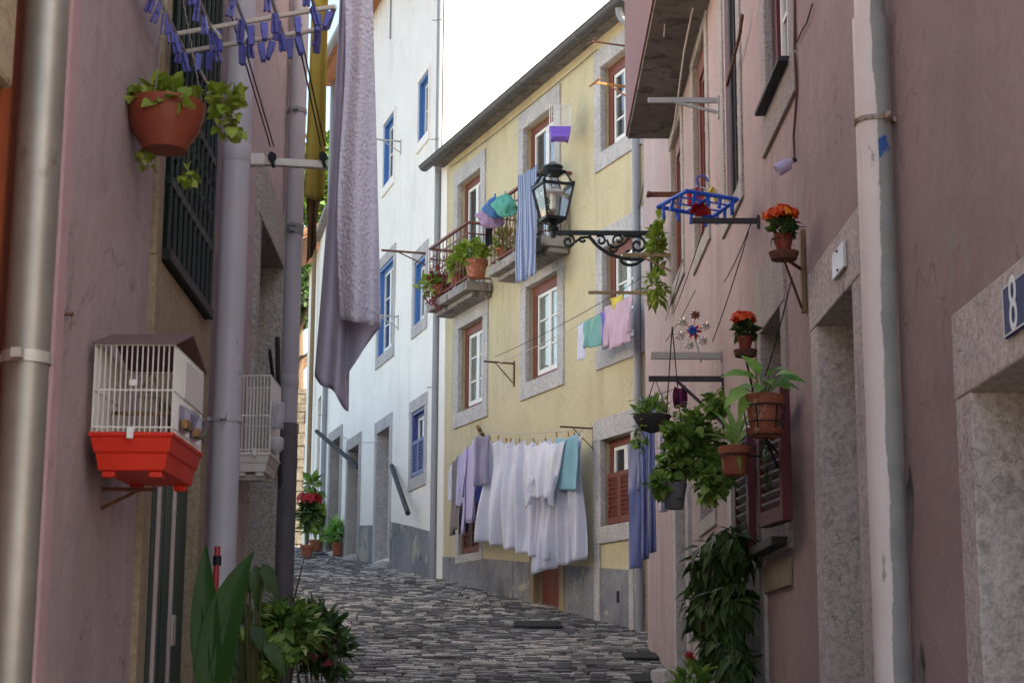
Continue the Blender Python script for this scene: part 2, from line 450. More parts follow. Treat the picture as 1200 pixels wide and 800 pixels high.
def pipe_mat():
    t = NT('peeling_pipe_paint')
    g = t.n('ShaderNodeNewGeometry'); sp = t.n('ShaderNodeSeparateXYZ'); t.l(g.outputs['Position'], sp.inputs[0])
    nz = t.noise(7, 8, .7, t.pos((1, 1, .45)))
    a = t.n('ShaderNodeMath', operation='MULTIPLY_ADD'); t.l(nz, a.inputs[0]); a.inputs[1].default_value = .055
    t.l(sp.outputs['X'], a.inputs[2])
    grey = t.mix(t.ramp(t.noise(8, 8, .7), .35, .7), lin('#a9abaa'), lin('#949896'))
    paint = t.mix(t.ramp(t.noise(5, 6, .6), .3, .7), lin('#f2ebe7'), lin('#e8ddd9'))
    X0 = PIPE_X
    edge = t.ramp(a.outputs[0], .0, 1.0)
    mr = t.n('ShaderNodeMapRange'); mr.inputs[1].default_value = X0 + .0200; mr.inputs[2].default_value = X0 + .0222
    t.l(a.outputs[0], mr.inputs[0])
    col = t.mix(mr.outputs[0], paint, grey)
    mr3 = t.n('ShaderNodeMapRange'); mr3.inputs[1].default_value = X0 + .0765; mr3.inputs[2].default_value = X0 + .0785
    t.l(a.outputs[0], mr3.inputs[0])
    col = t.mix(mr3.outputs[0], col, lin('#cdb6b0'))
    # a dab of blue paint near the clamp
    v = t.n('ShaderNodeVectorMath', operation='DISTANCE'); t.l(g.outputs['Position'], v.inputs[0]); v.inputs[1].default_value = BLUE_DAB
    b2 = t.n('ShaderNodeMath', operation='MULTIPLY_ADD'); t.l(t.noise(26, 6, .75), b2.inputs[0]); b2.inputs[1].default_value = .14; t.l(v.outputs['Value'], b2.inputs[2])
    mr2 = t.n('ShaderNodeMapRange'); mr2.inputs[1].default_value = .098; mr2.inputs[2].default_value = .101
    mr2.inputs[3].default_value = 1; mr2.inputs[4].default_value = 0; t.l(b2.outputs[0], mr2.inputs[0])
    bm = t.n('ShaderNodeMath', operation='MULTIPLY'); t.l(mr2.outputs[0], bm.inputs[0]); t.l(mr.outputs[0], bm.inputs[1])
    col = t.mix(bm.outputs[0], col, lin('#3c68ac'))
    col = t.mix(t.ramp(t.noise(16, 8, .7, t.pos((1, 1, .3))), .66, .70, (0, 0, 0, 1), (.6, .6, .6, 1)), col, lin('#6b6662'))
    return t.out(col, .5, t.bump(mr.outputs[0], .5, -.003), spec=.35)
_p = RW.at(1033, 400, .07)
PIPE_X = _p.x
PIPE_C = _p
BLUE_DAB = tuple(at(1031, 172, PIPE_C.y - .056))
M['pipepeel'] = pipe_mat()
# ------------------------------------------------------------------ generic builders
def wall_mb(fr, s0, s1, z0, z1, ops, depth=.3, th=.5, mb=None):
    """wall sheet with recessed openings (back of each recess takes material slot 1)"""
    mb = mb or MB()
    ss = sorted(set([s0, s1] + [x for o in ops for x in o[:2] if s0 < x < s1]))
    zs = sorted(set([z0, z1] + [x for o in ops for x in o[2:4] if z0 < x < z1]))
    def empty(i, j):
        if i < 0 or j < 0 or i >= len(ss) - 1 or j >= len(zs) - 1: return None
        a = (ss[i] + ss[i + 1]) / 2; b = (zs[j] + zs[j + 1]) / 2
        return any(o[0] < a < o[1] and o[2] < b < o[3] for o in ops)
    P = fr.P
    for i in range(len(ss) - 1):
        for j in range(len(zs) - 1):
            a, b, c, d = ss[i], ss[i + 1], zs[j], zs[j + 1]
            e = empty(i, j)
            y = -depth if e else 0
            mb.mi = 1 if e else 0
            mb.face([P(a, c, y), P(b, c, y), P(b, d, y), P(a, d, y)])
            mb.mi = 0
            if not e:
                for (di, dj, q) in ((-1, 0, ((a, c), (a, d))), (1, 0, ((b, c), (b, d))), (0, -1, ((a, c), (b, c))), (0, 1, ((a, d), (b, d)))):
                    nb = empty(i + di, j + dj)
                    if nb is False: continue
                    dd = -th if nb is None else -depth
                    (p, q1), (r, q2) = q
                    mb.face([P(p, q1, 0), P(r, q2, 0), P(r, q2, dd), P(p, q1, dd)])
    mb.face([P(s0, z0, -th), P(s1, z0, -th), P(s1, z1, -th), P(s0, z1, -th)])
    return mb

def op(fr, xl, xr, t, b, d=0):
    """opening from photo pixels: left x, right x, (x,y) on its top edge, (x,y) on its bottom edge"""
    ym = (t[1] + b[1]) / 2
    a = fr.px(xl, ym, d)[0]; c = fr.px(xr, ym, d)[0]
    return (min(a, c), max(a, c), fr.px(b[0], b[1], d)[1], fr.px(t[0], t[1], d)[1])

def surround(house, fr, o, w=.16, lh=None, sh=None, proud=.02, depth=.25, mat=None, sill=True, name='stone_surround'):
    s0, s1, z0, z1 = o; lh = lh or w; sh = sh or w
    e = .012
    mb = MB()
    zb = z0 - .004 if not sill else z0
    mb.box(fr, s0 - w, s0 + e, zb, z1, -depth, proud)
    mb.box(fr, s1 - e, s1 + w, zb, z1, -depth, proud)
    mb.box(fr, s0 - w, s1 + w, z1 - e * 0, z1 + lh, -depth, proud + .003)
    if sill: mb.box(fr, s0 - w, s1 + w, z0 - sh, z0, -depth, proud + .004)
    return mb.build(name, mat, house, bevel=.006)

def window(house, fr, o, outer='redwood', sash='whitewood', ow=.07, sw=.045, rec=.09, nx=2, ny=3, curtain=None, pane='glass', name='window', rail=None):
    s0, s1, z0, z1 = o
    e = .013
    s0 += e; s1 -= e; z0 += .001
    mb = MB()
    d0, d1 = -rec - .05, -rec
    mb.box(fr, s0, s0 + ow, z0, z1, d0, d1); mb.box(fr, s1 - ow, s1, z0, z1, d0, d1)
    mb.box(fr, s0 + ow, s1 - ow, z1 - ow, z1, d0, d1); mb.box(fr, s0 + ow, s1 - ow, z0, z0 + ow * .6, d0, d1)
    w = mb.build(name, M[outer], house, bevel=.004)
    a, b, c, d = s0 + ow, s1 - ow, z0 + ow * .6, z1 - ow
    mb = MB(); y0, y1 = -rec - .06, -rec - .018
    mid = (a + b) / 2
    for (p, q) in ((a, mid - .004), (mid + .004, b)) if nx == 2 else ((a, b),):
        mb.box(fr, p, p + sw, c, d, y0, y1); mb.box(fr, q - sw, q, c, d, y0, y1)
        mb.box(fr, p + sw, q - sw, c, c + sw * 1.6, y0, y1); mb.box(fr, p + sw, q - sw, d - sw, d, y0, y1)
        for k in range(1, ny):
            z = c + (d - c) * k / ny
            mb.box(fr, p + sw, q - sw, z - .012, z + .012, y0 + .006, y1 - .006)
    mb.build('sash', M[sash], w, bevel=.003)
    mb = MB(); mb.box(fr, a + .01, b - .01, c + .01, d - .01, y0 + .022, y0 + .026)
    mb.build('pane', M[pane], w)
    if curtain:
        mb = MB()
        for (p, q) in ((a, mid - .03), (mid + .03, b)):
            ph = R_.random() * 6
            mb.grid(lambda u, v: fr.P(p + (q - p) * u, d - (d - c) * v, y0 - .002 + .012 * math.sin(u * 22 + ph)), 24, 2)
        mb.build('curtain', M[curtain], w, smooth=True)
    return w

def pipe(house, p0, p1, r, mat, clamps=(), joints=(), name='drainpipe', clampmat='steel', n=20, extra=None):
    mb = MB(); p0 = V(p0); p1 = V(p1)
    if extra: mb.tube(extra, r, n)
    else: mb.tube([p0, p1], r, n)
    for z in joints:
        mb.lathe(V((p0.x, p0.y, z)), [(r * 1.003, -.035), (r * 1.04, -.03), (r * 1.04, .03), (r * 1.003, .035)], n, capb=False)
    o = mb.build(name, M[mat], house, smooth=True)
    for z in clamps:
        mb = MB()
        c = V((p0.x, p0.y, z))
        mb.lathe(c, [(r * 1.02, -.012), (r * 1.09, -.012), (r * 1.09, .012), (r * 1.02, .012)], n, capb=False)
        q = V((1 if p0.x > 0 else -1, 0, 0))
        mb.bar(c - V((0, r * 1.05, 0)), c - V((0, r * 1.05 + .03, 0)), .02, .02)
        mb.bar(c + q * r, c + q * (r + .08), .014, .014)
        mb.build('clamp', M[clampmat], o, smooth=True)
    return o

def hang_mb(A, B, hA, hB=None, nf=3, amp=.03, npeg=2, scal=.02, sag=0, seed=0, flare=.0, flip=0, nu=36, nv=22, hem=.0, gather=0, mb=None, tilt=0):
    A = V(A); B = V(B); hB = hA if hB is None else hB
    t = (B - A); W = t.length; tt = V((t.x, t.y, 0)).normalized(); n = V((tt.y, -tt.x, 0))
    rr = random.Random(seed)
    ph = rr.random() * 6; ph2 = rr.random() * 6; ph3 = rr.random() * 6; f2 = nf * (1.6 + rr.random())
    mb = mb or MB()
    def fn(u, v):
        p = A.lerp(B, u)
        z = -sag * 4 * u * (1 - u) - scal * abs(math.sin(PI * npeg * u)) ** .8 * max(0, 1 - v * 1.6) ** 1.5
        h = hA + (hB - hA) * u + hem * math.sin(u * nf * 2 * PI + ph3)
        k = .25 + .75 * v
        off = amp * k * (math.sin(2 * PI * nf * u + ph + .9 * math.sin(2.2 * v + ph2)) + .45 * math.sin(2 * PI * f2 * u + ph2 + v * 1.5))
        off += amp * .3 * math.sin(7 * v + 5 * u + ph3) + (amp * .9 * max(0, 1 - v * 1.8) * (abs(math.sin(PI * npeg * u)) - .5) if scal > .03 else 0)
        lat = flare * (u - .5) * v - gather * (u - .5) * math.sin(PI * v * .9)
        return p + V((0, 0, z - h * v)) + n * (off + tilt * v) + tt * lat
    base = len(mb.v)
    mb.grid(fn, nu, nv)
    mb.uv = getattr(mb, 'uv', [])
    return mb

def uv_planar(o, tdir):
    me = o.data
    uv = me.uv_layers.new(name='UVMap')
    t = V(tdir).normalized()
    for li, l in enumerate(me.loops):
        c = me.vertices[l.vertex_index].co
        uv.data[li].uv = (c.dot(t), c.z)

def hang(name, label, cat, A, B, hA, hB=None, mat='c_white', group=None, solid=.004, **kw):
    o = hang_mb(A, B, hA, hB, **kw).build(name, M[mat], None, smooth=True, solid=solid)
    return tag(o, label, cat, group)

def shirt(name, label, A, B, h, mat, sl=.42, sw=.10, group=None, seed=0, cat='shirt', spread=.03):
    A = V(A); B = V(B); tt = (B - A).normalized(); L = (B - A).length
    mb = hang_mb(A + tt * L * .15, B - tt * L * .15, h, nf=2.3, amp=.022, npeg=1, scal=.03, seed=seed, nu=22, nv=16)
    hang_mb(A, A + tt * sw, sl, nf=1, amp=.02, npeg=1, scal=0, seed=seed + 1, nu=8, nv=14, mb=mb, tilt=.03, gather=.02)
    hang_mb(B - tt * sw, B, sl * .94, nf=1, amp=.02, npeg=1, scal=0, seed=seed + 2, nu=8, nv=14, mb=mb, tilt=.04, gather=.02)
    o = mb.build(name, M[mat], None, smooth=True, solid=.006)
    return tag(o, label, cat, group)

def trousers(name, label, A, B, h, mat, group=None, seed=0, cat='trousers'):
    A = V(A); B = V(B); t = B - A
    mb = hang_mb(A, A + t * .52, h, nf=1.2, amp=.018, npeg=1, scal=0, seed=seed, nu=10, nv=18, gather=.015)
    hang_mb(A + t * .48, B, h * .97, nf=1.2, amp=.018, npeg=1, scal=0, seed=seed + 3, nu=10, nv=18, mb=mb, gather=.015, tilt=.03)
    o = mb.build(name, M[mat], None, smooth=True, solid=.008)
    return tag(o, label, cat, group)

def foliage_mb(c, r, n, L, W, seed=0, up=.5, curl=.4, shape=.55, shell=.45, mb=None, seg=3, flat=0, droop=0, lump=3, holes=.35):
    """leaves spread through an uneven ellipsoid"""
    rr = random.Random(seed); mb = mb or MB(); c = V(c); r = V(r)
    lumps = [(V((rr.uniform(-1, 1), rr.uniform(-1, 1), rr.uniform(-1, 1))).normalized(), rr.uniform(.5, 1.05)) for _ in range(lump * 2)]
    k = 0; tries = 0
    while k < n and tries < n * 20:
        tries += 1
        d = V((rr.gauss(0, 1), rr.gauss(0, 1), rr.gauss(0, 1))).normalized()
        w = max(range(len(lumps)), key=lambda i: d.dot(lumps[i][0]))
        lim = lumps[w][1] * (.72 + .28 * max(0, d.dot(lumps[w][0])))
        q = (shell + (1 - shell) * rr.random() ** .6) * lim
        p = c + V((d.x * r.x, d.y * r.y, d.z * r.z)) * q
        out = (d + V((0, 0, up)) + V((rr.gauss(0, .5), rr.gauss(0, .5), rr.gauss(0, .5) - droop))).normalized()
        nn = (UPZ + d * .6 + V((rr.gauss(0, .4), rr.gauss(0, .4), 0))).normalized()
        s = rr.choice((rr.uniform(.4, .8), rr.uniform(.7, 1.25)))
        mb.leaf(p, out, nn, L * s, W * s, curl * rr.uniform(.3, 1.5), seg, shape)
        k += 1
    return mb

def stems_mb(base, c, r, n, rad=.004, seed=0, mb=None):
    rr = random.Random(seed); mb = mb or MB(); base = V(base); c = V(c)
    for i in range(n):
        d = V((rr.uniform(-1, 1) * r[0], rr.uniform(-1, 1) * r[1], rr.uniform(-.3, .9) * r[2])) * .8
        e = c + d
        m = base.lerp(e, .5) + V((rr.uniform(-.1, .1) * r[0], rr.uniform(-.1, .1) * r[1], .15 * r[2]))
        mb.tube([base, m, e], [rad, rad * .8, rad * .4], 5)
    return mb

def pot_mb(c, r, h, rb=None, rim=True, n=28, saucer=False):
    """terracotta pot whose top rim centre is c"""
    rb = rb or r * .68; c = V(c); mb = MB()
    if rim:
        pr = [(rb * .9, -h), (rb, -h + .005), (r * .90, -h * .28), (r * .90, -h * .27), (r, -h * .26), (r * 1.02, -h * .03), (r, 0), (r * .9, 0), (r * .86, -h * .15), (.001, -h * .16)]
    else:
        pr = [(rb * .9, -h), (rb, -h + .004), (r, -.005), (r, 0), (r * .94, 0), (r * .9, -h * .12), (.001, -h * .13)]
    mb.lathe(c, pr, n)
    if saucer: mb.lathe(c - V((0, 0, h)), [(rb * 1.05, -.012), (rb * 1.35, .012), (rb * 1.4, .02), (rb * 1.28, .02), (rb * 1.0, -.002)], n)
    return mb

def flowers_mb(c, r, n, s, seed=0, mb=None, petals=5, top=True):
    rr = random.Random(seed); mb = mb or MB(); c = V(c)
    for i in range(n):
        d = V((rr.gauss(0, 1), rr.gauss(0, 1), abs(rr.gauss(0, 1)) if top else rr.gauss(0, 1))).normalized()
        p = c + V((d.x * r[0], d.y * r[1], d.z * r[2])) * rr.uniform(.5, 1.15)
        nn = (d + V((rr.gauss(0, .3), rr.gauss(0, .3), .3))).normalized()
        a = nn.cross(V((.2, .9, .3))).normalized(); b = nn.cross(a)
        for k in range(petals):
            th = 2 * PI * k / petals + i
            dd = a * math.cos(th) + b * math.sin(th) + nn * .35
            mb.leaf(p, dd, nn, s * rr.uniform(.8, 1.15), s * .75, .3, 2, .7)
    return mb

def spiral(c, x, y, r0, r1, a0, a1, n=22):
    c = V(c); out = []
    for i in range(n + 1):
        k = i / n; a = a0 + (a1 - a0) * k; r = r0 + (r1 - r0) * k
        out.append(c + x * (r * math.cos(a)) + y * (r * math.sin(a)))
    return out

def bez(a, b, c, d, n=12):
    a, b, c, d = V(a), V(b), V(c), V(d)
    return [a * (1 - t) ** 3 + b * 3 * t * (1 - t) ** 2 + c * 3 * t * t * (1 - t) + d * t ** 3 for t in [i / n for i in range(n + 1)]]

def sagline(a, b, s, n=14):
    a = V(a); b = V(b)
    return [a.lerp(b, i / n) - V((0, 0, s * 4 * (i / n) * (1 - i / n))) for i in range(n + 1)]

def cord(name, label, pts, r=.004, mat='rope', cat='clothes line', group=None):
    o = MB().tube(pts, r, 6).build(name, M[mat], None, smooth=True)
    return tag(o, label, cat, group)

# a clothes peg mesh, hanging from its grip at the origin
def peg_mesh(name, L, W, mat):
    mb = MB()
    for s in (-1, 1):
        c = V((0, s * W * .22, 0))
        mb.hexa([V((-W * .3, s * W * .08, -L)), V((W * .3, s * W * .08, -L)), V((W * .34, s * W * .46, -L)), V((-W * .34, s * W * .46, -L)),
                 V((-W * .5, s * W * .06, L * .2)), V((W * .5, s * W * .06, L * .2)), V((W * .5, s * W * .3, L * .2)), V((-W * .5, s * W * .3, L * .2))])
    mb.obox(V((0, 0, -L * .35)), V((W * .52, 0, 0)), V((0, W * .3, 0)), V((0, 0, L * .05)))
    me = mb.build(name, mat, None, bevel=W * .1, origin=(0, 0, 0))
    return me
_first = {}
def peg(kind, p, rz, tilt, label, group, L=.052, W=.023, mat='pegblue'):
    if kind not in _first:
        o = peg_mesh('clothes_peg', L, W, M[mat]); _first[kind] = o
    else:
        o = _first[kind].copy(); COL.objects.link(o)
    o.location = V(p); o.rotation_euler = (tilt, R_.uniform(-.25, .25), rz)
    tag(o, label, 'clothes peg', group)
    return o

def bracket(label, fr, x, y, length, drop=.2, w=.03, mat='rust', name='wall_bracket', end=.0, rise=0, group=None, d0=.0, brace=True):
    s, z = fr.px(x, y, d0)
    mb = MB()
    a = fr.P(s, z, -.02); b = fr.P(s, z + rise, length)
    mb.bar(a, b, w * .6, w)
    mb.box(fr, s - .02, s + .02, z - drop - .04, z + .03, .002, .014)
    if end: mb.bar(b - fr.t * end, b + fr.t * end, w * .6, w * .6)
    r = thing(name, fr.P(s, z, 0), label, 'bracket', group)
    mb.build('arm', M[mat], r, bevel=.002)
    if brace:
        MB().bar(fr.P(s, z - drop, .01), fr.P(s, z + rise * .6 - w * .4, length * .62), w * .5, w * .5).build('brace', M[mat], r)
    return r, b
# ------------------------------------------------------------------ camera, light, sky
cam = bpy.data.cameras.new('camera'); co = bpy.data.objects.new('camera', cam); COL.objects.link(co)
cam.sensor_width = 36; cam.lens = FPX / 1200 * 36; cam.clip_end = 2000; cam.clip_start = .05; cam.dof.use_dof = True; cam.dof.focus_distance = 15; cam.dof.aperture_fstop = 16
Mx = Matrix((CR, CU, -CF)).transposed().to_4x4(); Mx.translation = EYE
co.matrix_world = Mx
SC.camera = co
SUN_EL = math.radians(31); SX, SY = .95, -.31
SD = V((SX * math.cos(SUN_EL), SY * math.cos(SUN_EL), math.sin(SUN_EL))).normalized()
sl = bpy.data.lights.new('sun', 'SUN'); so = bpy.data.objects.new('sun', sl); COL.objects.link(so)
sl.energy = 4.0; sl.angle = math.radians(.5); sl.color = (1, .95, .88)
so.rotation_euler = SD.to_track_quat('Z', 'Y').to_euler(); so.location = (5, -5, 20)
W = bpy.data.worlds.new('World'); SC.world = W; W.use_nodes = True
wt = W.node_tree; sk = wt.nodes.new('ShaderNodeTexSky'); sk.sky_type = 'NISHITA'; sk.sun_disc = False
sk.sun_elevation = SUN_EL; sk.sun_rotation = math.atan2(SX, SY); sk.air_density = 1.0; sk.dust_density = 2.5; sk.ozone_density = 1.0
SC.view_settings.use_white_balance = True; SC.view_settings.white_balance_temperature = 7450
bgn = wt.nodes['Background']; bgn.inputs['Strength'].default_value = .15
wt.links.new(sk.outputs[0], bgn.inputs['Color'])
SC.view_settings.view_transform = 'Standard'; SC.view_settings.look = 'None'; SC.view_settings.gamma = 1
SC.view_settings.exposure = 1.92

# ------------------------------------------------------------------ ground and cobbled street
def street_right(Y):
    if Y < 17.2: return 1.275 + .005 * Y
    a = YF.P(0, 0)
    if Y < a.y: return a.x
    b = YF.P(YL, 0)
    if Y < b.y: return a.x + (b.x - a.x) * (Y - a.y) / (b.y - a.y)
    c = WH.P(WL, 0)
    if Y < c.y: return b.x + (c.x - b.x) * (Y - b.y) / (c.y - b.y)
    return c.x - .2 * (Y - c.y)
def street_left(Y):
    if Y < 9.4: return -.95 - .025 * Y
    return -1.19 - .24 * (Y - 9.4)

mb = MB()
ys = [-300, -100, -20, 0, 7, 14.6, 17, 19.5, 22, 26.3, 30, 34, 38, 42, 46, 60, 120, 400]
for a, b in zip(ys, ys[1:]):
    mb.face([V((-300, a, G(a) - .08)), V((300, a, G(a) - .08)), V((300, b, G(b) - .08)), V((-300, b, G(b) - .08))])
tag(mb.build('ground', plain('earth', lin('#7d746a'), .95, .25, 3), None, origin=(0, 0, 0)), kind='structure')

def street_mats():
    t = NT('mortar'); n = t.noise(30, 6)
    m0 = t.out(t.mix(t.ramp(n, .3, .7), lin('#55524e'), lin('#7b766f')), .95, t.bump(n, .5, .01))
    t = NT('cobbles')
    g = t.n('ShaderNodeNewGeometry')
    r = t.n('ShaderNodeValToRGB'); e = r.color_ramp.elements
    e[0].position = 0; e[0].color = lin('#4e4c4b'); e[1].position = 1; e[1].color = lin('#d2cabf')
    for p, c in ((.3, '#5c5b5b'), (.52, '#737272'), (.7, '#92908c'), (.84, '#bcb6ae')):
        x = e.new(p); x.color = lin(c)
    # worn, darker tracks and lighter patches run across the stones
    big = t.noise(.55, 6, .6, t.pos((1, .7, 1)))
    ad = t.n('ShaderNodeMath', operation='MULTIPLY_ADD'); t.l(big, ad.inputs[0]); ad.inputs[1].default_value = 1.1; ad.inputs[2].default_value = -.55
    sm = t.n('ShaderNodeMath', operation='ADD', use_clamp=True); t.l(g.outputs['Random Per Island'], sm.inputs[0]); t.l(ad.outputs[0], sm.inputs[1])
    t.l(sm.outputs[0], r.inputs['Fac'])
    n = t.noise(45, 7, .7)
    c = t.mix(t.ramp(n, .35, .65, (.5, .5, .5, 1), (0, 0, 0, 1)), r.outputs['Color'], lin('#3d3a38'))
    m1 = t.out(c, t.ramp(t.noise(20, 4), .3, .7, (.45, .45, .45, 1), (.8, .8, .8, 1)), t.bump(n, .6, .008), spec=.45)
    return m0, m1
mm, mc = street_mats()
mb = MB()
Y = -4.0
rows = []
while Y < 50:
    rows.append(Y); Y += 1.0
for a, b in zip(rows, rows[1:]):
    for k in range(4):
        p = lambda yy, u: V((street_left(yy) - .3 + (street_right(yy) + .6 - street_left(yy)) * u, yy, G(yy) - .03))
        mb.face([p(a, k / 4), p(a, (k + 1) / 4), p(b, (k + 1) / 4), p(b, k / 4)])
street = tag(mb.build('street', mm, None, origin=(0, 0, 0)), kind='structure')
mb = MB(); rr = random.Random(5)
Y = 7.0; row = 0
def gutterline(x, y):
    """0..1: how far into one of the smooth dark channels"""
    c = street_right(y) - .75 - .1 * math.sin(y * .5)
    c2 = street_left(y) + 1.9 + .15 * math.sin(y * .4 + 1)
    return min(abs(x - c), abs(x - c2)) < .09
while Y < 48:
    dy = rr.uniform(.085, .125)
    x = street_left(Y) - .1 + rr.uniform(0, .1); xr = street_right(Y) + .15
    x = max(x, -.16 * Y - 1.2)
    while x < xr:
        w = rr.uniform(.09, .2)
        z = G(Y + dy / 2) + .008 * math.sin(x * 2.1 + Y * .8) + .004 * math.sin(Y * 2.3 + x)
        z += rr.uniform(-.006, .008)
        if gutterline(x, Y): z -= .028
        y0 = Y + .05 * math.sin(x * 1.6); j = lambda: rr.uniform(-.012, .012)
        b = [(x + .004 + j(), y0 + .004 + j()), (x + w - .006 + j(), y0 + .004 + j()), (x + w - .006 + j(), y0 + dy - .006 + j()), (x + .004 + j(), y0 + dy - .006 + j())]
        cx = x + w / 2; cy = y0 + dy / 2
        lo = [mb.vert(V((px, py, z - .05))) for px, py in b]
        tz = [z + rr.uniform(-.004, .004) for _ in b]
        ms = [mb.vert(V((px, py, q - .007))) for (px, py), q in zip(b, tz)]
        tp = [mb.vert(V((cx + (px - cx) * .86, cy + (py - cy) * .82, q))) for (px, py), q in zip(b, tz)]
        for i in range(4):
            k = (i + 1) % 4
            mb.idx((lo[i], lo[k], ms[k], ms[i])); mb.idx((ms[i], ms[k], tp[k], tp[i]))
        mb.idx(tp)
        x += w
    Y += dy * .97
cob = mb.build('cobblestones', mc, None, smooth=False, origin=(0, 0, 0)); tag(cob, kind='structure')
def flat_on_street(px, py, w, d, h, name, label, mat, cat, Y):
    p = at(px, py, Y); mb = MB()
    sl_ = (G(Y + .3) - G(Y - .3)) / .6
    z = G(Y) + .028 - h / 2
    c = V((p.x, Y, z))
    mb.obox(c, V((w / 2, 0, 0)), V((0, d / 2, d / 2 * sl_)), V((0, 0, h / 2)))
    o = mb.build(name, mat, None, bevel=.01)
    return tag(o, label, cat)

# ------------------------------------------------------------------ right pink house
TH = .5
rh = thing('pink_house', (1.6, 8, 0), 'long rose pink plastered house with granite doorways filling the right side of the alley', 'house')
o8 = (3.9, RW.px(1147, 600)[0], -.6, RW.px(1147, 455)[1])
o2 = (6.42, RW.px(965, 560)[0], -.2, RW.px(962, 379)[1])
oD = op(RW, 896, 921, (908, 371), (908, 640))
oE = op(RW, 897, 926, (926, -150), (908, 116))
oF1 = op(RW, 848, 866, (857, -60), (857, 240))
oF2 = op(RW, 814, 829, (821, 52), (821, 288))
oF3 = op(RW, 788, 800, (794, 150), (794, 325))
oG = (9.1, 10.28, .3, RW.px(850, 560)[1])
oH = (13.0, 13.9, 1.0, RW.px(790, 575)[1])
oI = op(RW, 822, 838, (830, 545), (830, 605))
ops = [o8, o2, oD, oE, oF1, oF2, oF3, oG, oH, oI]
ROOFZ = 8.0; NEARZ = 6.5; LEFTZ = 6.2
wmb = wall_mb(RW, 1.6, 10.3, -2, NEARZ, [o for o in ops if o[0] < 10.2], .4, TH)
OPG = [o for o in ops if o[0] >= 10.2]
wall_mb(RW, 10.3, 17.35, -2, ROOFZ, OPG, .4, TH, wmb).build('wall', [M['pinkr'], M['interior']], rh)
for (sa, sb, zr) in ((1.5, 10.29, NEARZ), (10.3, 17.4, ROOFZ)):
    mb = MB(); mb.hexa([RW.P(sa, zr, .1), RW.P(sb, zr, .1), RW.P(sb, zr + 1.2, -5), RW.P(sa, zr + 1.2, -5),
                    RW.P(sa, zr + .12, .1), RW.P(sb, zr + .12, .1), RW.P(sb, zr + 1.32, -5), RW.P(sa, zr + 1.32, -5)])
    mb.build('roof', M['tile'], rh)
MB().box(RW, 10.3, 10.6, NEARZ - 1, ROOFZ - .01, -5, -.501).build('gable', M['pinkr'], rh)
MB().box(RW, 16.9, 17.35, -1, ROOFZ - .01, -6, -.501).build('gable_wall', M['pinkr'], rh)
surround(rh, RW, o8, w=.155, lh=.25, depth=.39, mat=M['granlight'], sill=False, name='door_surround', proud=.012)
surround(rh, RW, o2, w=.16, lh=.26, depth=.39, mat=M['granlight'], sill=False, name='door_surround', proud=.012)
surround(rh, RW, oD, w=.14, lh=.34, sh=.05, depth=.2, mat=M['granite'], proud=.014)
surround(rh, RW, oE, w=.15, lh=.2, sh=.2, depth=.03, mat=M['granite'], proud=.016)
for o in (oF1, oF2, oF3): surround(rh, RW, o, w=.13, lh=.16, sh=.12, depth=.03, mat=M['granite'], proud=.014)
surround(rh, RW, oG, w=.15, lh=.2, depth=.39, mat=M['limestone'], sill=False, name='door_surround', proud=.02)
surround(rh, RW, oH, w=.16, lh=.2, depth=.39, mat=M['limestone'], sill=False, name='door_surround', proud=.03)
surround(rh, RW, oI, w=.1, depth=.2, mat=M['granite'], proud=.014)
def plank_door(house, fr, o, mat, rec=.33, name='door', n=5):
    mb = MB(); s0, s1, z0, z1 = o; s0 += .013; s1 -= .013; z1 -= .002
    w = (s1 - s0) / n
    for k in range(n): mb.box(fr, s0 + k * w + .004, s0 + (k + 1) * w - .004, z0, z1, -rec - .04, -rec)
    d = mb.build(name, mat, house, bevel=.004)
    h = MB(); p = fr.P(s0 + .12, z0 + (z1 - z0) * .5, -rec); h.tube([p, p + fr.n * .05, p + fr.n * .05 + V((0, 0, -.1))], .009, 8)
    h.build('handle', M['iron'], d)
    return d
for o, m in ((o8, 'darkred'), (o2, 'darkred'), (oG, 'greendoor'), (oH, 'darkred')): plank_door(rh, RW, o, M[m])
window(rh, RW, oD, 'darkred', 'whitewood', ny=2, rec=.12, curtain=None)
window(rh, RW, oE, 'darkred', 'whitewood', ny=2, rec=.035, ow=.11, curtain='c_curtain')
for o, m in ((oF1, 'castiron'), (oF2, 'redwood'), (oF3, 'redwood')): window(rh, RW, o, m, 'castiron' if o is oF1 else 'redwood', ny=3, rec=.025, ow=.14)
window(rh, RW, oI, 'darkred', 'darkred', ny=1, rec=.1, ow=.05)
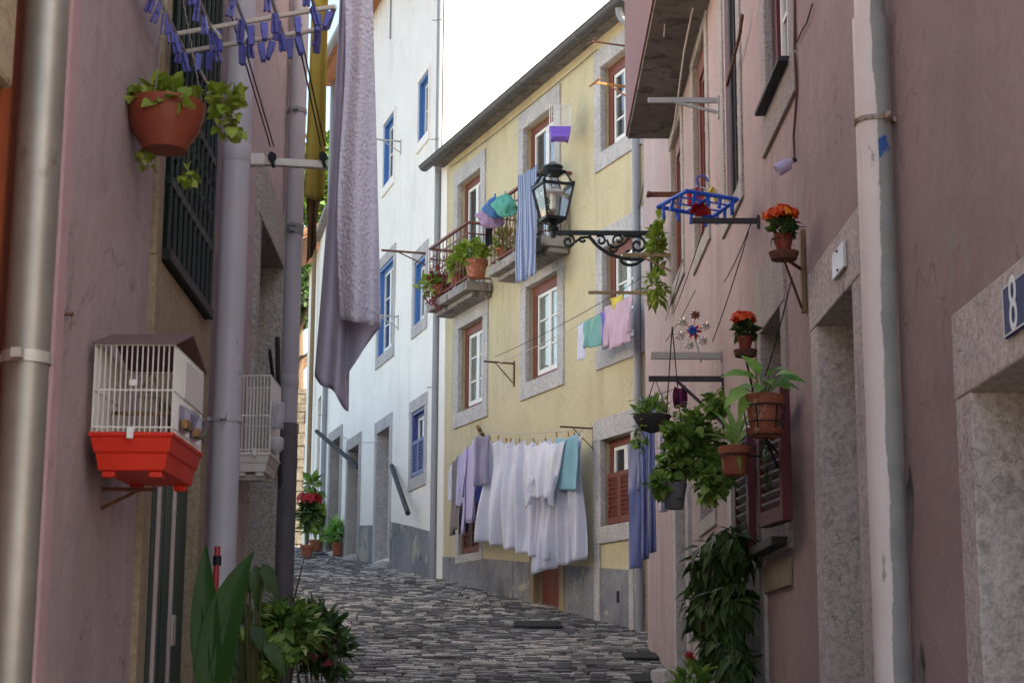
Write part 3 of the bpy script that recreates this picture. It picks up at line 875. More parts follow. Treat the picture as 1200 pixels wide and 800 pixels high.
# shutters beside the low window
def louvre(house, fr, s0, s1, z0, z1, d0, th, mat, slat, name='shutter', n=11, fw=.045, splay=0.0):
    """a louvred leaf lying along s at depth d0..; splay pushes its s1 end outwards"""
    mb = MB(); P = lambda s, z, d: fr.P(s, z, d0 + d + splay * (s - s0) / (s1 - s0))
    def bx(a, b, c, e, q, r): mb.hexa([P(a, c, q), P(b, c, q), P(b, c, r), P(a, c, r), P(a, e, q), P(b, e, q), P(b, e, r), P(a, e, r)])
    bx(s0, s0 + fw, z0, z1, 0, th); bx(s1 - fw, s1, z0, z1, 0, th)
    bx(s0 + fw, s1 - fw, z0, z0 + fw * 1.5, 0, th); bx(s0 + fw, s1 - fw, z1 - fw, z1, 0, th)
    o = mb.build(name, mat, house, bevel=.003)
    mb = MB(); H = (z1 - fw - z0 - fw * 1.5)
    for k in range(n):
        z = z0 + fw * 1.5 + H * (k + .5) / n; h = H / n * .62
        mb.hexa([P(s0 + fw, z - h, th * .05 + .0), P(s1 - fw, z - h, th * .05), P(s1 - fw, z - h + .008, th * .05), P(s0 + fw, z - h + .008, th * .05),
                 P(s0 + fw, z + h - .02, th * .9), P(s1 - fw, z + h - .02, th * .9), P(s1 - fw, z + h - .01, th * .9), P(s0 + fw, z + h - .01, th * .9)])
    mb.build('slats', slat, o)
    return o
zt = RW.px(933, 458)[1]; zb = RW.px(933, 614)[1]
louvre(rh, RW, oD[0] - .10 - .36, oD[0] - .02, zb, zt, .05, .045, M['darkred'], plain('grey_slats', lin('#8a8084'), .6, .1), splay=.05)
louvre(rh, RW, oD[1] + .02, oD[1] + .40, zb - .05, zt - .02, .05, .04, M['darkred'], bpy.data.materials['grey_slats'], splay=.03)
MB().box(RW, oD[0] - .1, oD[1] + .06, RW.px(921, 688)[1], RW.px(921, 640)[1] - .06, .001, .018).build('sill_panel', M['beigepatch'], rh, bevel=.004)
MB().box(RW, oD[0] - .06, oD[1] + .06, oD[2] - .03, oD[2] + .012, -.1, .09).build('window_ledge', M['castiron'], rh, bevel=.004)
MB().box(RW, oE[0] - .02, oE[1] + .02, oE[2] - .012, oE[2] + .014, -.1, .07).build('window_ledge', M['castiron'], rh, bevel=.004)
mb = MB(); mb.box(RW, oE[0] + .02, oE[0] + .06, oE[2] + .02, oE[3], -.06, .01); mb.build('open_sash', M['whitewood'], rh)
# bay jutting out over the alley
zB = RW.px(786, 163)[1]
sB0, sB1 = 10.4, RW.px(786, 163)[0]
mb = MB(); mb.box(RW, sB0, sB1, zB, zB + .12, .001, .37); by = mb.build('bay', M['soffit'], rh, bevel=.006)
mb = MB(); mb.box(RW, sB0 - .005, sB1 - .03, zB + .121, ROOFZ - .02, .001, .34); mb.build('bay_wall', M['pinkr'], by)
mb = MB(); mb.box(RW, sB0, sB1 + .004, zB + .02, ROOFZ - .05, .342, .385); mb.build('fascia', plain('peeling_rose_paint', lin('#7c5a5a'), .85, .2, 20, worn=lin('#6a605e'), wc=.56), by)
# peeling painted drainpipe
PC = PIPE_C
zc = RW.px(1022, 146, .07)[1]
zj = RW.px(1020, 22, .07)[1]
dp = pipe(rh, (PC.x, PC.y, -1), (PC.x, PC.y, zj), .061, 'pipepeel', clamps=(), joints=())
MB().tube([(PC.x, PC.y, zj - .02), (PC.x, PC.y, 6.45)], .053, 20).build('pipe_section', M['pipepeel'], dp, smooth=True)
mb = MB(); mb.lathe((PC.x, PC.y, zc), [(.0625, -.008), (.067, -.008), (.067, .008), (.0625, .008)], 24, capb=False)
mb.bar((PC.x + .03, PC.y - .062, zc), (PC.x + .03, PC.y - .09, zc), .02, .022); mb.bar((PC.x + .06, PC.y - .03, zc), (PC.x + .13, PC.y - .03, zc), .02, .02)
mb.build('clamp', plain('rusted_clamp', lin('#a9a09a'), .7, .2, 40, worn=lin('#8a5a20'), wc=.5), dp)
# damp cement patches of their own shape
for (x, y, w, h) in ((1068, 592, .035, .12), (1081, 792, .04, .10)):
    s, z = RW.px(x, y)
    mb = MB(); mb.face([RW.P(s + w * math.cos(a) * (1 + .3 * math.sin(3 * a) + .2 * math.sin(5 * a + 1)), z + h * math.sin(a) * (1 + .25 * math.sin(4 * a)), .003) for a in [2 * PI * i / 14 for i in range(14)]])
    mb.build('cement_patch', M['concrete'], rh)
# wire running down the wall and plates
tagw = MB().tube([RW.at(932, -40, .012), RW.at(931, 60, .012), RW.at(934, 110, .012), RW.at(930, 160, .014), RW.at(931, 185, .02)], .006, 6).build('cable', plain('brown_cable', lin('#5a3a34'), .6, .1), rh, smooth=True)
MB().tube([RW.at(934, 50, .01), RW.at(940, 35, .012), RW.at(945, 28, .012), RW.at(952, 5, .012)], .004, 6).build('cable', M['rust'], rh, smooth=True)
# the step at the far doorway
MB().box(RW, 12.8, 14.1, 1.2, G(13.4) + .18, .0, .22).build('door_step', M['limestone'], rh, bevel=.02)

def plate(name, label, fr, x0, y0, x1, y1, ytl, mat, cat, th=.008):
    s0, z0 = fr.px(x0, y0); s1, z1 = fr.px(x1, y1)
    r = thing(name, fr.P(min(s0, s1), min(z0, z1), .02), label, cat)
    return r
# house number 8 on blue enamel
s1_, zt_ = RW.px(1177, 345, .02); s0_ = s1_ - .34; zt_ = RW.px(1178, 336, .02)[1]; zb_ = RW.px(1178, 399, .02)[1]
sg = thing('house_number_sign', RW.P(s0_, zb_, .016), 'dark blue enamel house number plate reading 8 on the granite lintel', 'sign')
MB().box(RW, s0_, s1_, zb_, zt_, .0165, .026).build('plate', M['signblue'], sg, bevel=.004)
mb = MB()
for a in ((s0_ + .004, s1_ - .004, zb_ + .004, zb_ + .008), (s0_ + .004, s1_ - .004, zt_ - .008, zt_ - .004), (s1_ - .008, s1_ - .004, zb_ + .008, zt_ - .008), (s0_ + .004, s0_ + .008, zb_ + .008, zt_ - .008)):
    mb.box(RW, a[0], a[1], a[2], a[3], .0261, .0275)
mb.build('border', M['signwhite'], sg)
cu = bpy.data.curves.new('digit', 'FONT'); cu.body = '8'; cu.size = .21; cu.extrude = .0008; cu.align_x = 'CENTER'; cu.align_y = 'CENTER'
tmp = bpy.data.objects.new('digit', cu); COL.objects.link(tmp)
bpy.context.view_layer.update()
me = bpy.data.meshes.new_from_object(tmp.evaluated_get(bpy.context.evaluated_depsgraph_get()))
bpy.data.objects.remove(tmp)
dg = bpy.data.objects.new('digit', me); COL.objects.link(dg); me.materials.append(M['signwhite'])
mt = Matrix((RW.t * -.72, V((0, 0, 1)) * .98, RW.n)).transposed().to_4x4()
for v in me.vertices:
    q = RW.P(s1_ - .095, (zt_ + zb_) / 2, .0272) + mt.to_3x3() @ v.co
    v.co = q - ORG[sg]
dg.parent = sg
# small white number plate on the second lintel
a_ = RW.px(978, 320, .02); b_ = RW.px(991, 288, .02)
pl = thing('number_plate', RW.P(b_[0], a_[1], .02), 'small blank white ceramic plate on the granite lintel left of the peeling drainpipe', 'plate')
z0p = RW.px(984, 322, .02)[1]; z1p = RW.px(984, 290, .02)[1]
MB().box(RW, b_[0], a_[0], z0p, z1p, .0165, .03).build('tile', M['signwhite'], pl, bevel=.004)
mb = MB()
for zz in (z0p + .015, z1p - .015): mb.ball(RW.P((a_[0] + b_[0]) / 2, zz, .031), .006)
mb.build('screw', M['iron'], pl)

# ------------------------------------------------------------------ left pink house
lh = thing('pink_house', (-1.4, 5, 0), 'mauve pink plastered house with warm stone window frame on the left of the alley', 'house')
sL0 = LW.px(73, 100)[0] - .02
oW = op(LW, 192, 248, (220, -200), (218, 354))
oT = (oW[0], oW[1], -.8, oW[2] - .42)
oU = op(LW, 291, 320, (304, 261), (304, 900))
oU = (oU[0], oU[1], -.5, oU[3])
wall_mb(LW, sL0, 9.45, -2, LEFTZ, [oW, oT, oU], .4, TH).build('wall', [M['pink'], M['interior']], lh)
mb = MB(); mb.box(LW, sL0 - .001, sL0 + .085, -2, LEFTZ - .01, .001, .02); mb.build('corner_strip', plaster('pale_pink_plaster', lin('#bd9ea2'), lin('#b39399'), lin('#9a8082'), .3, .3), lh, bevel=.006)
surround(lh, LW, oW, w=.085, lh=.2, sh=.405, depth=.3, mat=M['granitewarm'], proud=.018)
surround(lh, LW, oT, w=.11, lh=.001, depth=.3, mat=M['granitewarm'], sill=False, name='door_surround', proud=.02)
surround(lh, LW, oU, w=.10, lh=.26, depth=.39, mat=M['granite'], sill=False, name='door_surround', proud=.018)
mb = MB(); mb.hexa([LW.P(2.1, LEFTZ, .3), LW.P(9.6, LEFTZ, .3), LW.P(9.6, LEFTZ + 1.8, -5), LW.P(2.1, LEFTZ + 1.8, -5),
                    LW.P(2.1, LEFTZ + .12, .3), LW.P(9.6, LEFTZ + .12, .3), LW.P(9.6, LEFTZ + 1.92, -5), LW.P(2.1, LEFTZ + 1.92, -5)])
mb.build('roof', M['tile'], lh)
# further facade round the bend
L2 = Fr(LW.P(9.45, 0), (-.26, 1, 0), (1, .26, 0))
oX = [(3, 4, 3.2, 4.8), (8, 9, 3.6, 5.2), (5.4, 6.4, 1.0, 3.4), (13, 14, 4.2, 5.8)]
wall_mb(L2, .001, 26, 0, 6.9, oX, .3, TH).build('facade', [M['white'], M['interior']], lh)
for o in oX[:2] + oX[3:]: window(lh, L2, o, 'bluewood', 'whitewood', ny=3)
plank_door(lh, L2, oX[2], M['greendoor'], .2)
# window grille
mb = MB()
gs0, gs1, gz0, gz1 = oW[0] + .012, oW[1] - .012, oW[2] + .012, oW[3]
for k in range(10):
    s = gs0 + .02 + (gs1 - gs0 - .04) * k / 9
    mb.tube([LW.P(s, gz0 + .02, .03), LW.P(s, gz1, .03)], .009, 6)
for k in range(14):
    sc_ = gs0 + .02 + (gs1 - gs0 - .04) * (k + .5) / 14
    for z, a0 in ((gz0 + .36, 0), (gz0 + .46, PI), (gz0 + 1.32, 0)): mb.tube(spiral(LW.P(sc_, z, .03), LW.t, UPZ, .006, .032, a0, a0 + 5.2, 12), .005, 4)
for z in (gz0 + .25, gz0 + .56, gz0 + 1.2, gz0 + 2.0): mb.bar(LW.P(gs0, z, .03), LW.P(gs1, z, .03), .012, .03)
gr = mb.build('window_grille', plain('dark_green_iron', lin('#26302f'), .5, .2, 20, metal=.2), lh)
MB().box(LW, gs0 - .0, gs1 + .0, gz0 - .005, gz0 + .03, .0, .045).build('rail', M['iron'], gr, bevel=.003)
wl = window(lh, LW, oW, 'greendoor', 'greendoor', ny=4, rec=.12, ow=.08, curtain='c_grey')
# green french door below
mb = MB(); s0, s1, z0, z1 = oT; s0 += .013; s1 -= .013
n = 4; w = (s1 - s0) / n
for k in range(n): mb.box(LW, s0 + k * w + .005, s0 + (k + 1) * w - .005, z0, z1 - .003, -.08, -.02)
gd = mb.build('door', M['greendoor'], lh, bevel=.006)
mb = MB()
for k in (0, 1, 2): mb.box(LW, s0 + k * w * 1.25 + .02, s0 + k * w * 1.25 + .045, z0, z1 - .004, -.02, -.008)
mb.build('edge_strip', plain('pinkish_white_metal', lin('#b9a6a6'), .5, .1), gd, bevel=.003)
p_ = LW.px(199, 738, -.02); 
mb = MB(); mb.box(LW, p_[0] - .03, p_[0] + .03, p_[1] - .05, p_[1] + .05, -.05, -.005); mb.build('lock', M['alu'], gd, bevel=.004)
plank_door(lh, LW, oU, M['greendoor'], .3)
# pipes on the left house
c = LW.at(269, 400, .07); rP = .052
pipe(lh, (c.x, c.y, -1), (c.x, c.y, 6.18), rP, 'lilacpipe', clamps=(LW.px(266, 491, .07)[1],), joints=(LW.px(270, 165, .07)[1],), clampmat='lilacpipe', n=24)
c2 = LW.at(345, 250, .055)
zsplit = LW.px(338, 500, .06)[1]
pp = pipe(lh, (c2.x, c2.y, zsplit), (c2.x, c2.y, 6.18), .045, 'lilacpipe', clamps=tuple(LW.px(347, y, .06)[1] for y in (122, 270, 276)), joints=(LW.px(343, 452, .06)[1],), clampmat='greypipe')
MB().tube([(c2.x, c2.y, 0), (c2.x, c2.y, zsplit + .02)], .05, 18).build('pipe_boot', M['pipeboot'], pp, smooth=True)
mb = MB(); a = LW.px(319, 560, .03)[0]
mb.tube([LW.at(325, 395, .03), LW.at(330, 640, .03)], .012, 6); mb.tube([LW.at(316, 410, .05), LW.at(331, 540, .03)], .008, 6); mb.build('conduit', M['castiron'], lh)
mb = MB(); mb.tube([LW.at(75, 368, .012), LW.at(84, 368, .012)], .004, 6); mb.ball(LW.at(75, 368, .012), .006); mb.ball(LW.at(84, 368, .012), .006)
mb.build('wall_hook', M['rust'], lh)
mb = MB(); mb.tube([LW.at(31, 575, .022), LW.at(41, 585, .022)], .003, 5); mb.tube([LW.at(55, 585, .004), LW.at(60, 590, .004)], .002, 5); mb.build('wall_hook', M['rust'], lh)

# ------------------------------------------------------------------ orange house at the near left edge
oh = thing('orange_house', (-1.4, 2.5, 0), 'orange plastered house corner with a zinc drainpipe at the left edge of the alley', 'house')
OW = Fr(LW.P(0, 0) + V((-.03, 0, 0)), (-.025, 1, 0), (1, .025, 0))
wall_mb(OW, 2.2, sL0 - .006, -2, LEFTZ, [], .3, TH).build('wall', [M['orange'], M['interior']], oh)
mb = MB()
sJ = OW.px(6, 60)[0]
zz = OW.px(3, 112)[1]
for k in range(8): mb.box(OW, 2.6, sJ - .01 + .02 * ((k * 7) % 3 - 1), zz + k * .45, zz + k * .45 + .44, .0, .03 + .004 * (k % 2))
mb.build('stone_quoin', M['granitewarm'], oh, bevel=.012)
c = OW.at(38, 300, .065)
pipe(oh, (c.x, c.y, -1), (c.x, c.y, 6.18), .047, 'galv', clamps=(OW.px(25, 416, .065)[1],), joints=(), clampmat='steel', n=24)
o = bpy.data.objects.get('drainpipe')

# ------------------------------------------------------------------ yellow house
yh = thing('yellow_house', YF.P(YL / 2, G(22)), 'pale yellow three storey house with red framed windows, two iron balconies and a dark gutter', 'house')
yML = op(YF, 538, 567, (552, 378), (552, 478)); yMM = op(YF, 617, 655, (636, 327), (636, 441)); yMR = op(YF, 707, 749, (728, 280), (728, 402))
yUL = op(YF, 537, 564, (551, 207), (551, 330)); yUM = op(YF, 614, 651, (632, 138), (632, 262)); yUR = op(YF, 705, 744, (724, 65), (724, 167))
yLR = op(YF, 705, 742, (722, 511), (722, 614)); yLL = op(YF, 538, 563, (550, 548), (550, 648))
yD = op(YF, 627, 658, (642, 640), (642, 716))
yD = (yD[0], yD[1], YF.px(642, 712)[1] - .1, yD[3])
zEave = YF.px(610, 108, .18)[1]
slabL = YF.px(500, 357, .42); slabR = YF.px(546, 328, .42)
zs1 = (slabL[1] + slabR[1]) / 2
b2L = YF.px(572, 318, .42); b2R = YF.px(635, 270, .42); zs2 = (b2L[1] + b2R[1]) / 2
yUL = (yUL[0], yUL[1], zs1 + .001, yUL[3]); yUM = (yUM[0], yUM[1], zs2 + .001, yUM[3])
yops = [yML, yMM, yMR, yUL, yUM, yUR, yLR, yLL, yD]
wall_mb(YF, 0, YL - .3, 1, zEave, yops, .3, TH).build('wall', [M['yellow'], M['interior']], yh)
MB().box(YF, -3.2, -.003, 1, zEave - .02, -1.4, -.9).build('sun_block_wall', M['pinkr'], yh)  # added wall closing the gap between the houses to keep the sun out
MB().box(YF, YL - .299, YL - .02, 1, zEave - .03, -.4, .02).build('pilaster', M['white'], yh)
for o in (yML, yMM, yMR, yUL, yUM, yUR): surround(yh, YF, o, w=.19, lh=.24, sh=.22, depth=.05, mat=M['limestone'], proud=.025, sill=o not in (yUL, yUM))
surround(yh, YF, yLR, w=.2, lh=.26, sh=.2, depth=.05, mat=M['limestone'], proud=.025)
surround(yh, YF, yLL, w=.12, lh=.16, sh=.12, depth=.05, mat=M['limestone'], proud=.015)
surround(yh, YF, yD, w=.14, lh=.16, depth=.05, mat=plaster('ochre_band', lin('#a3937a'), lin('#8f8068'), lin('#6b5c4a'), .5, .4), sill=False, name='door_surround', proud=.03)
for o in (yML, yMM, yMR, yUR): window(yh, YF, o, 'redwood', 'whitewood', ny=3, curtain='c_curtain' if o != yUR else None, ow=.13)
for o in (yUL, yUM): window(yh, YF, o, 'redwood', 'whitewood', ny=2, ow=.10, rec=.1)
window(yh, YF, yLR, 'redwood', 'whitewood', ny=1, rec=.1, ow=.09)
window(yh, YF, yLL, 'redwood', 'redwood', ny=1, rec=.1, ow=.05)
plank_door(yh, YF, yD, M['redwood'], .1, n=4)
def shut(o, z1, mat):
    m = (o[0] + o[1]) / 2
    for a, b in ((o[0] + .1, m - .005), (m + .005, o[1] - .1)): louvre(yh, YF, a, b, o[2] + .02, z1, -.06, .035, M[mat], M[mat], n=9, fw=.05)
shut(yLR, yLR[2] + (yLR[3] - yLR[2]) * .60, 'redwood'); shut(yLL, yLL[2] + (yLL[3] - yLL[2]) * .62, 'redwood')
# plinth, its top nearly level and its foot following the street
pt = [(YF.px(x, y, .015)) for x, y in ((757, 668), (690, 664), (640, 660), (580, 655), (523, 651))]
def strip(mb, fr, pts, d0, d1, s_ex=()):
    for (a, za), (b, zb) in zip(pts, pts[1:]):
        mb.hexa([fr.P(a, 1.2, d0), fr.P(b, 1.2, d0), fr.P(b, 1.2, d1), fr.P(a, 1.2, d1), fr.P(a, za, d0), fr.P(b, zb, d0), fr.P(b, zb, d1), fr.P(a, za, d1)])
def cut(pts, a, b):
    def z(s):
        for (p, zp), (q, zq) in zip(pts, pts[1:]):
            if p - 1e-6 <= s <= q + 1e-6: return zp + (zq - zp) * (s - p) / (q - p)
        return pts[-1][1]
    return [(a, z(a))] + [p for p in pts if a < p[0] < b] + [(b, z(b))]
mb = MB(); pt[0] = (0.001, pt[0][1]); pt[-1] = (YL - .30, pt[-1][1])
strip(mb, YF, cut(pt, .001, yD[0] - .14), .001, .014); strip(mb, YF, cut(pt, yD[1] + .14, YL - .3), .001, .014)
mb.build('plinth', M['greyplinth'], yh)
# lower corner stone frame of the right-hand bay
mb = MB(); mb.box(YF, .28, .40, 1.2, yLR[2] - .2, .001, .022); 
s_ = YF.px(700, 650)[0]; mb.box(YF, s_ - .1, s_ + .06, 1.2, yLR[2] - .2, .001, .022)
mb.build('corner_stone', M['limestone'], yh, bevel=.006)
# balconies
def balcony(sA, sB, z, bulge=False):
    dep = .42
    mb = MB(); mb.box(YF, sA, sB, z - .13, z, .026, dep)
    mb.box(YF, sA + .05, sB - .05, z - .2, z - .131, .026, dep - .12)
    b = mb.build('balcony', M['concrete'], yh, bevel=.012)
    H = .86
    mb = MB()
    mb.bar(YF.P(sA + .03, z + H, dep - .03), YF.P(sB - .03, z + H, dep - .03), .05, .035)
    for s in (sA + .03, sB - .03): mb.bar(YF.P(s, z + H, .0), YF.P(s, z + H, dep - .055), .05, .035)
    mb.build('handrail', M['redwood'], b, bevel=.004)
    mb = MB()
    def seg(p, q, n):
        p = V(p); q = V(q); tt = (q - p)
        for zz in (.06, .70): mb.bar(p + V((0, 0, zz)), q + V((0, 0, zz)), .012, .02)
        x = tt.normalized()
        for k in range(n + 1):
            c = p + tt * (k / n)
            mb.tube([c, c + V((0, 0, H))], .007, 5)
            if k < n:
                m = p + tt * ((k + .5) / n); w = tt.length / n * .42
                mb.tube(spiral(m + V((0, 0, .22)), x, UPZ, .01, w, 0, 4.6, 12), .005, 4)
                mb.tube(spiral(m + V((0, 0, .54)), x, UPZ, .01, w, PI, PI + 4.6, 12), .005, 4)
                mb.tube(bez(m + V((0, 0, .22)) + x * w, m + V((0, 0, .34)) + x * w, m + V((0, 0, .44)) - x * w, m + V((0, 0, .54)) - x * w, 6), .005, 4)
    f = dep - .03
    seg(YF.P(sA + .03, z, f), YF.P(sB - .03, z, f), max(6, int((sB - sA) / .15)))
    for s in (sA + .03, sB - .03): seg(YF.P(s, z, .03), YF.P(s, z, f), 3)
    mb.build('railing', M['railred'], b)
    return b
balcony(slabR[0], slabL[0], zs1); balcony(b2R[0], b2L[0], zs2)
# roof, gutter
mb = MB(); tn = math.tan(math.radians(12))
def rf(s0, s1, d0, d1, z, th): mb.hexa([YF.P(s0, z - (d0) * tn, d0), YF.P(s1, z - d0 * tn, d0), YF.P(s1, z - d1 * tn, d1), YF.P(s0, z - d1 * tn, d1),
                                       YF.P(s0, z + th - d0 * tn, d0), YF.P(s1, z + th - d0 * tn, d0), YF.P(s1, z + th - d1 * tn, d1), YF.P(s0, z + th - d1 * tn, d1)])
rf(-.1, YL - .05, -5, .16, zEave + .04, .03)
s = -.05
while s < YL - .1:
    for q in range(9):
        dd = .24 - q * .42
        mb.tube([YF.P(s, zEave + .09 - dd * tn + .015, dd), YF.P(s, zEave + .09 - (dd - .45) * tn, dd - .45)], [.085, .07], 8)
    s += .21
mb.build('roof', M['tilegrey'], yh)
mb = MB(); mb.box(YF, -.1, YL - .05, zEave, zEave + .035, -.02, .16); mb.build('eave_board', M['soffit'], yh)
mb = MB(); gz = zEave + .045
n = 10
rings = []
for s in (-.12, YL + .18):
    rings.append([YF.P(s, gz + .075 * math.sin(a), .245 + .085 * math.cos(a)) for a in [PI + PI * i / n for i in range(n + 1)]])
for i in range(n): mb.face([rings[0][i], rings[0][i + 1], rings[1][i + 1], rings[1][i]])
mb.face(rings[1]); mb.face(rings[0])
for a, b in ((rings[0][0], rings[1][0]), (rings[0][-1], rings[1][-1])): mb.tube([a, b], .012, 6)
gu = mb.build('gutter', M['darkpipe'], yh, smooth=True, solid=.004)
mb = MB(); s = .3
while s < YL:
    pts = [YF.P(s, gz + .08 * math.sin(a), .245 + .09 * math.cos(a)) for a in [PI + PI * i / n for i in range(n + 1)]]
    MB().tube(pts, .006, 5).build('gutter_bracket', M['galv'], gu); s += .95
a = YF.P(.02, 0, .06)
pipe(yh, (a.x, a.y, 1.9), (a.x, a.y, zEave - .45), .045, 'greypipe', clamps=(4, 6, 8), joints=(5.2,), clampmat='greypipe')
MB().tube(bez(YF.P(.12, gz - .06, .22), YF.P(.12, gz - .3, .22), YF.P(.02, zEave - .2, .06), YF.P(.02, zEave - .46, .06)), .045, 12).build('swan_neck', M['greypipe'], yh, smooth=True)

# ------------------------------------------------------------------ white house
wh = thing('white_house', WH.P(WL / 2, G(32)), 'tall white plastered house with bright blue window frames and grey plinth', 'house')
w1 = op(WH, 491, 503.5, (497, 90), (497, 161)); w2 = op(WH, 450, 462.5, (456, 140), (456, 213))
w3 = op(WH, 444, 461, (452, 310), (452, 412)); w4 = op(WH, 486, 499, (492, 304), (492, 377)); w5 = op(WH, 482.5, 498, (490, 480), (490, 557))
d1 = op(WH, 441, 456, (448, 505), (448, 655)); d2 = op(WH, 407.5, 420, (414, 525), (414, 652)); d3 = op(WH, 386, 398, (392, 516), (392, 650))
zW = WH.px(393, 66, .3)[1]
wops = [w1, w2, w3, w4, w5, d1, d2, d3]
wall_mb(WH, 0, WL, 1.5, zW, wops, .4, TH).build('wall', [M['white'], M['interior']], wh)
GB = Fr(WH.P(0, 0), (1, .285, 0), (.285, -1, 0))
MB().box(GB, -.001, 9, 1.5, zW + 3, -.5, -.002).build('gable_wall', M['white'], wh)
for o in (w1, w2): surround(wh, WH, o, w=.05, lh=.06, sh=.16, depth=.02, mat=M['white'], proud=.03)
for o in (w3, w4, w5): surround(wh, WH, o, w=.15, lh=.2, sh=.2, depth=.05, mat=M['limestone'], proud=.02)
for o in (d1, d2, d3): surround(wh, WH, o, w=.18, lh=.22, depth=.38, mat=M['limestone'] if o is d1 else M['granite'], proud=.02, sill=False, name='door_surround')
for o in (w1, w2, w3, w4, w5):
    w = window(wh, WH, o, 'bluewood' if o is not w5 else 'bluedark', 'whitewood', ny=3 if o is w3 else 2, ow=.10, rec=.06)
    s0, s1, z0, z1 = o
    mb = MB()
    mb.box(WH, s1 - .013 - .05, s1 - .013, z0 + .014, z1 - .002, -.058, .0); mb.box(WH, s0 + .013, s0 + .063, z0 + .014, z1 - .002, -.058, .0)
    mb.box(WH, s0 + .064, s1 - .064, z1 - .05, z1 - .003, -.058, -.001)
    mb.build('lining', M['bluewood' if o is not w5 else 'bluedark'], w)
m5 = (w5[0] + w5[1]) / 2
for a, b in ((w5[0] + .07, m5), (m5 + .006, w5[1] - .07)): louvre(wh, WH, a, b, w5[2] + .02, w5[2] + (w5[3] - w5[2]) * .55, -.03, .035, M['bluedark'], M['bluedark'], n=8)
for o, m in ((d1, 'castiron'), (d2, 'wood'), (d3, 'wood')): plank_door(wh, WH, o, M[m], .34)
pt = [WH.px(x, y, .02) for x, y in ((512.5, 624), (480, 616), (457, 611))]; pt[0] = (.001, pt[0][1])
s5 = d1[0] - .18
mb = MB(); strip(mb, WH, cut(pt, .001, min(s5, pt[-1][0])), .001, .02)
mb2 = [WH.px(x, y, .02) for x, y in ((439, 614), (421, 615))]
strip(mb, WH, [(d1[1] + .18, mb2[0][1]), (d2[0] - .18, mb2[1][1])], .001, .02)
strip(mb, WH, [(d2[1] + .18, mb2[1][1] + .1), (d3[0] - .18, mb2[1][1] + .2)], .001, .02)
mb.build('plinth', M['greyplinth'], wh)
for o in (d1, d2, d3): MB().box(WH, o[0] - .2, o[1] + .2, 2, o[2] * 0 + G(WH.P(o[0], 0).y) + .1, .024, .16).build('door_step', M['limestone'], wh, bevel=.03)
a = WH.P(.06, 0, .05); pipe(wh, (a.x, a.y, 3), (a.x, a.y, zW), .055, 'greypipe', clamps=(6, 8, 10, 12), joints=(5.5, 9.3), clampmat='greypipe')
a = WH.P(WL - .05, 0, .06); pipe(wh, (a.x, a.y, 4), (a.x, a.y, zW), .05, 'greypipe', clamps=(7, 9), joints=(8,), clampmat='greypipe')
a = WH.px(459, 10)[0]; MB().tube([WH.P(a, WH.px(459, 45)[1], .02), WH.P(a, zW, .02)], .015, 6).build('conduit', M['greypipe'], wh)
mb = MB()
mb.box(WH, -.2, WL + .25, zW, zW + .06, -3, .32)
s = 0
while s < WL + .2:
    mb.tube([WH.P(s, zW + .1, .40), WH.P(s, zW + .16, -.2)], .09, 8); s += .24
mb.build('roof', plain('clay_tile', lin('#b07858'), .85, .2, 6), wh)
mb = MB(); mb.tube([WH.P(-.2, zW + .04, .48), WH.P(WL + .3, zW + .04, .48)], .075, 10); mb.build('gutter', M['greypipe'], wh, smooth=True)
# dark slits and hatch in plinths
mb = MB()
for fr, x, y, w, h in ((YF, 724, 699, .05, .13), (WH, 493, 653, .05, .1), (WH, 428, 640, .04, .12)):
    s, z = fr.px(x, y, .02); mb.box(fr, s - w / 2, s + w / 2, z - h / 2, z + h / 2, .012, .027)
mb.build('vent_cover', M['iron'], wh)

# ------------------------------------------------------------------ small far house, stone wall, tree
fh = thing('white_cottage', FH.P(3, G(42)), 'small white house with brown tiled eave beyond the tall white house', 'house')
FL = FH.px(356, 560)[0]
zF = FH.px(383, 262)[1]; zF2 = FH.px(362, 322)[1]
sM = FH.px(370, 480)[0]
fo = op(FH, 371, 374.5, (372, 470), (372, 600))
wall_mb(FH, .001, sM, 3, zF, [fo], .2, TH).build('wall', [M['white'], M['interior']], fh)
wall_mb(FH, sM + .001, FL, 3, zF2, [], .2, TH).build('wall', [M['white'], M['interior']], fh)
MB().box(FH, fo[0] + .01, fo[1] - .01, fo[2], fo[3], -.1, -.05).build('door', M['wood'], fh)
MB().box(FH, 0, sM + .1, zF, zF + .12, -3, .15).build('roof', M['concrete'], fh)
mb = MB(); mb.hexa([FH.P(sM, zF2, .7), FH.P(FL + .3, zF2, .7), FH.P(FL + .3, zF2 + 1.2, -2), FH.P(sM, zF2 + 1.2, -2), FH.P(sM, zF2 + .1, .7), FH.P(FL + .3, zF2 + .1, .7), FH.P(FL + .3, zF2 + 1.3, -2), FH.P(sM, zF2 + 1.3, -2)])
mb.build('roof', M['tile'], fh)
mb = MB()
k = sM
while k < FL + .3:
    mb.tube([FH.P(k, zF2 + .13, .74), FH.P(k, zF2 + 1.33, -2)], .09, 6); k += .25
mb.build('eave_tiles', M['tile'], fh)
p0 = FH.at(368, 320, .1); pipe(fh, (p0.x, p0.y, 4.5), (p0.x, p0.y, zF2), .05, 'wood', name='drainpipe')

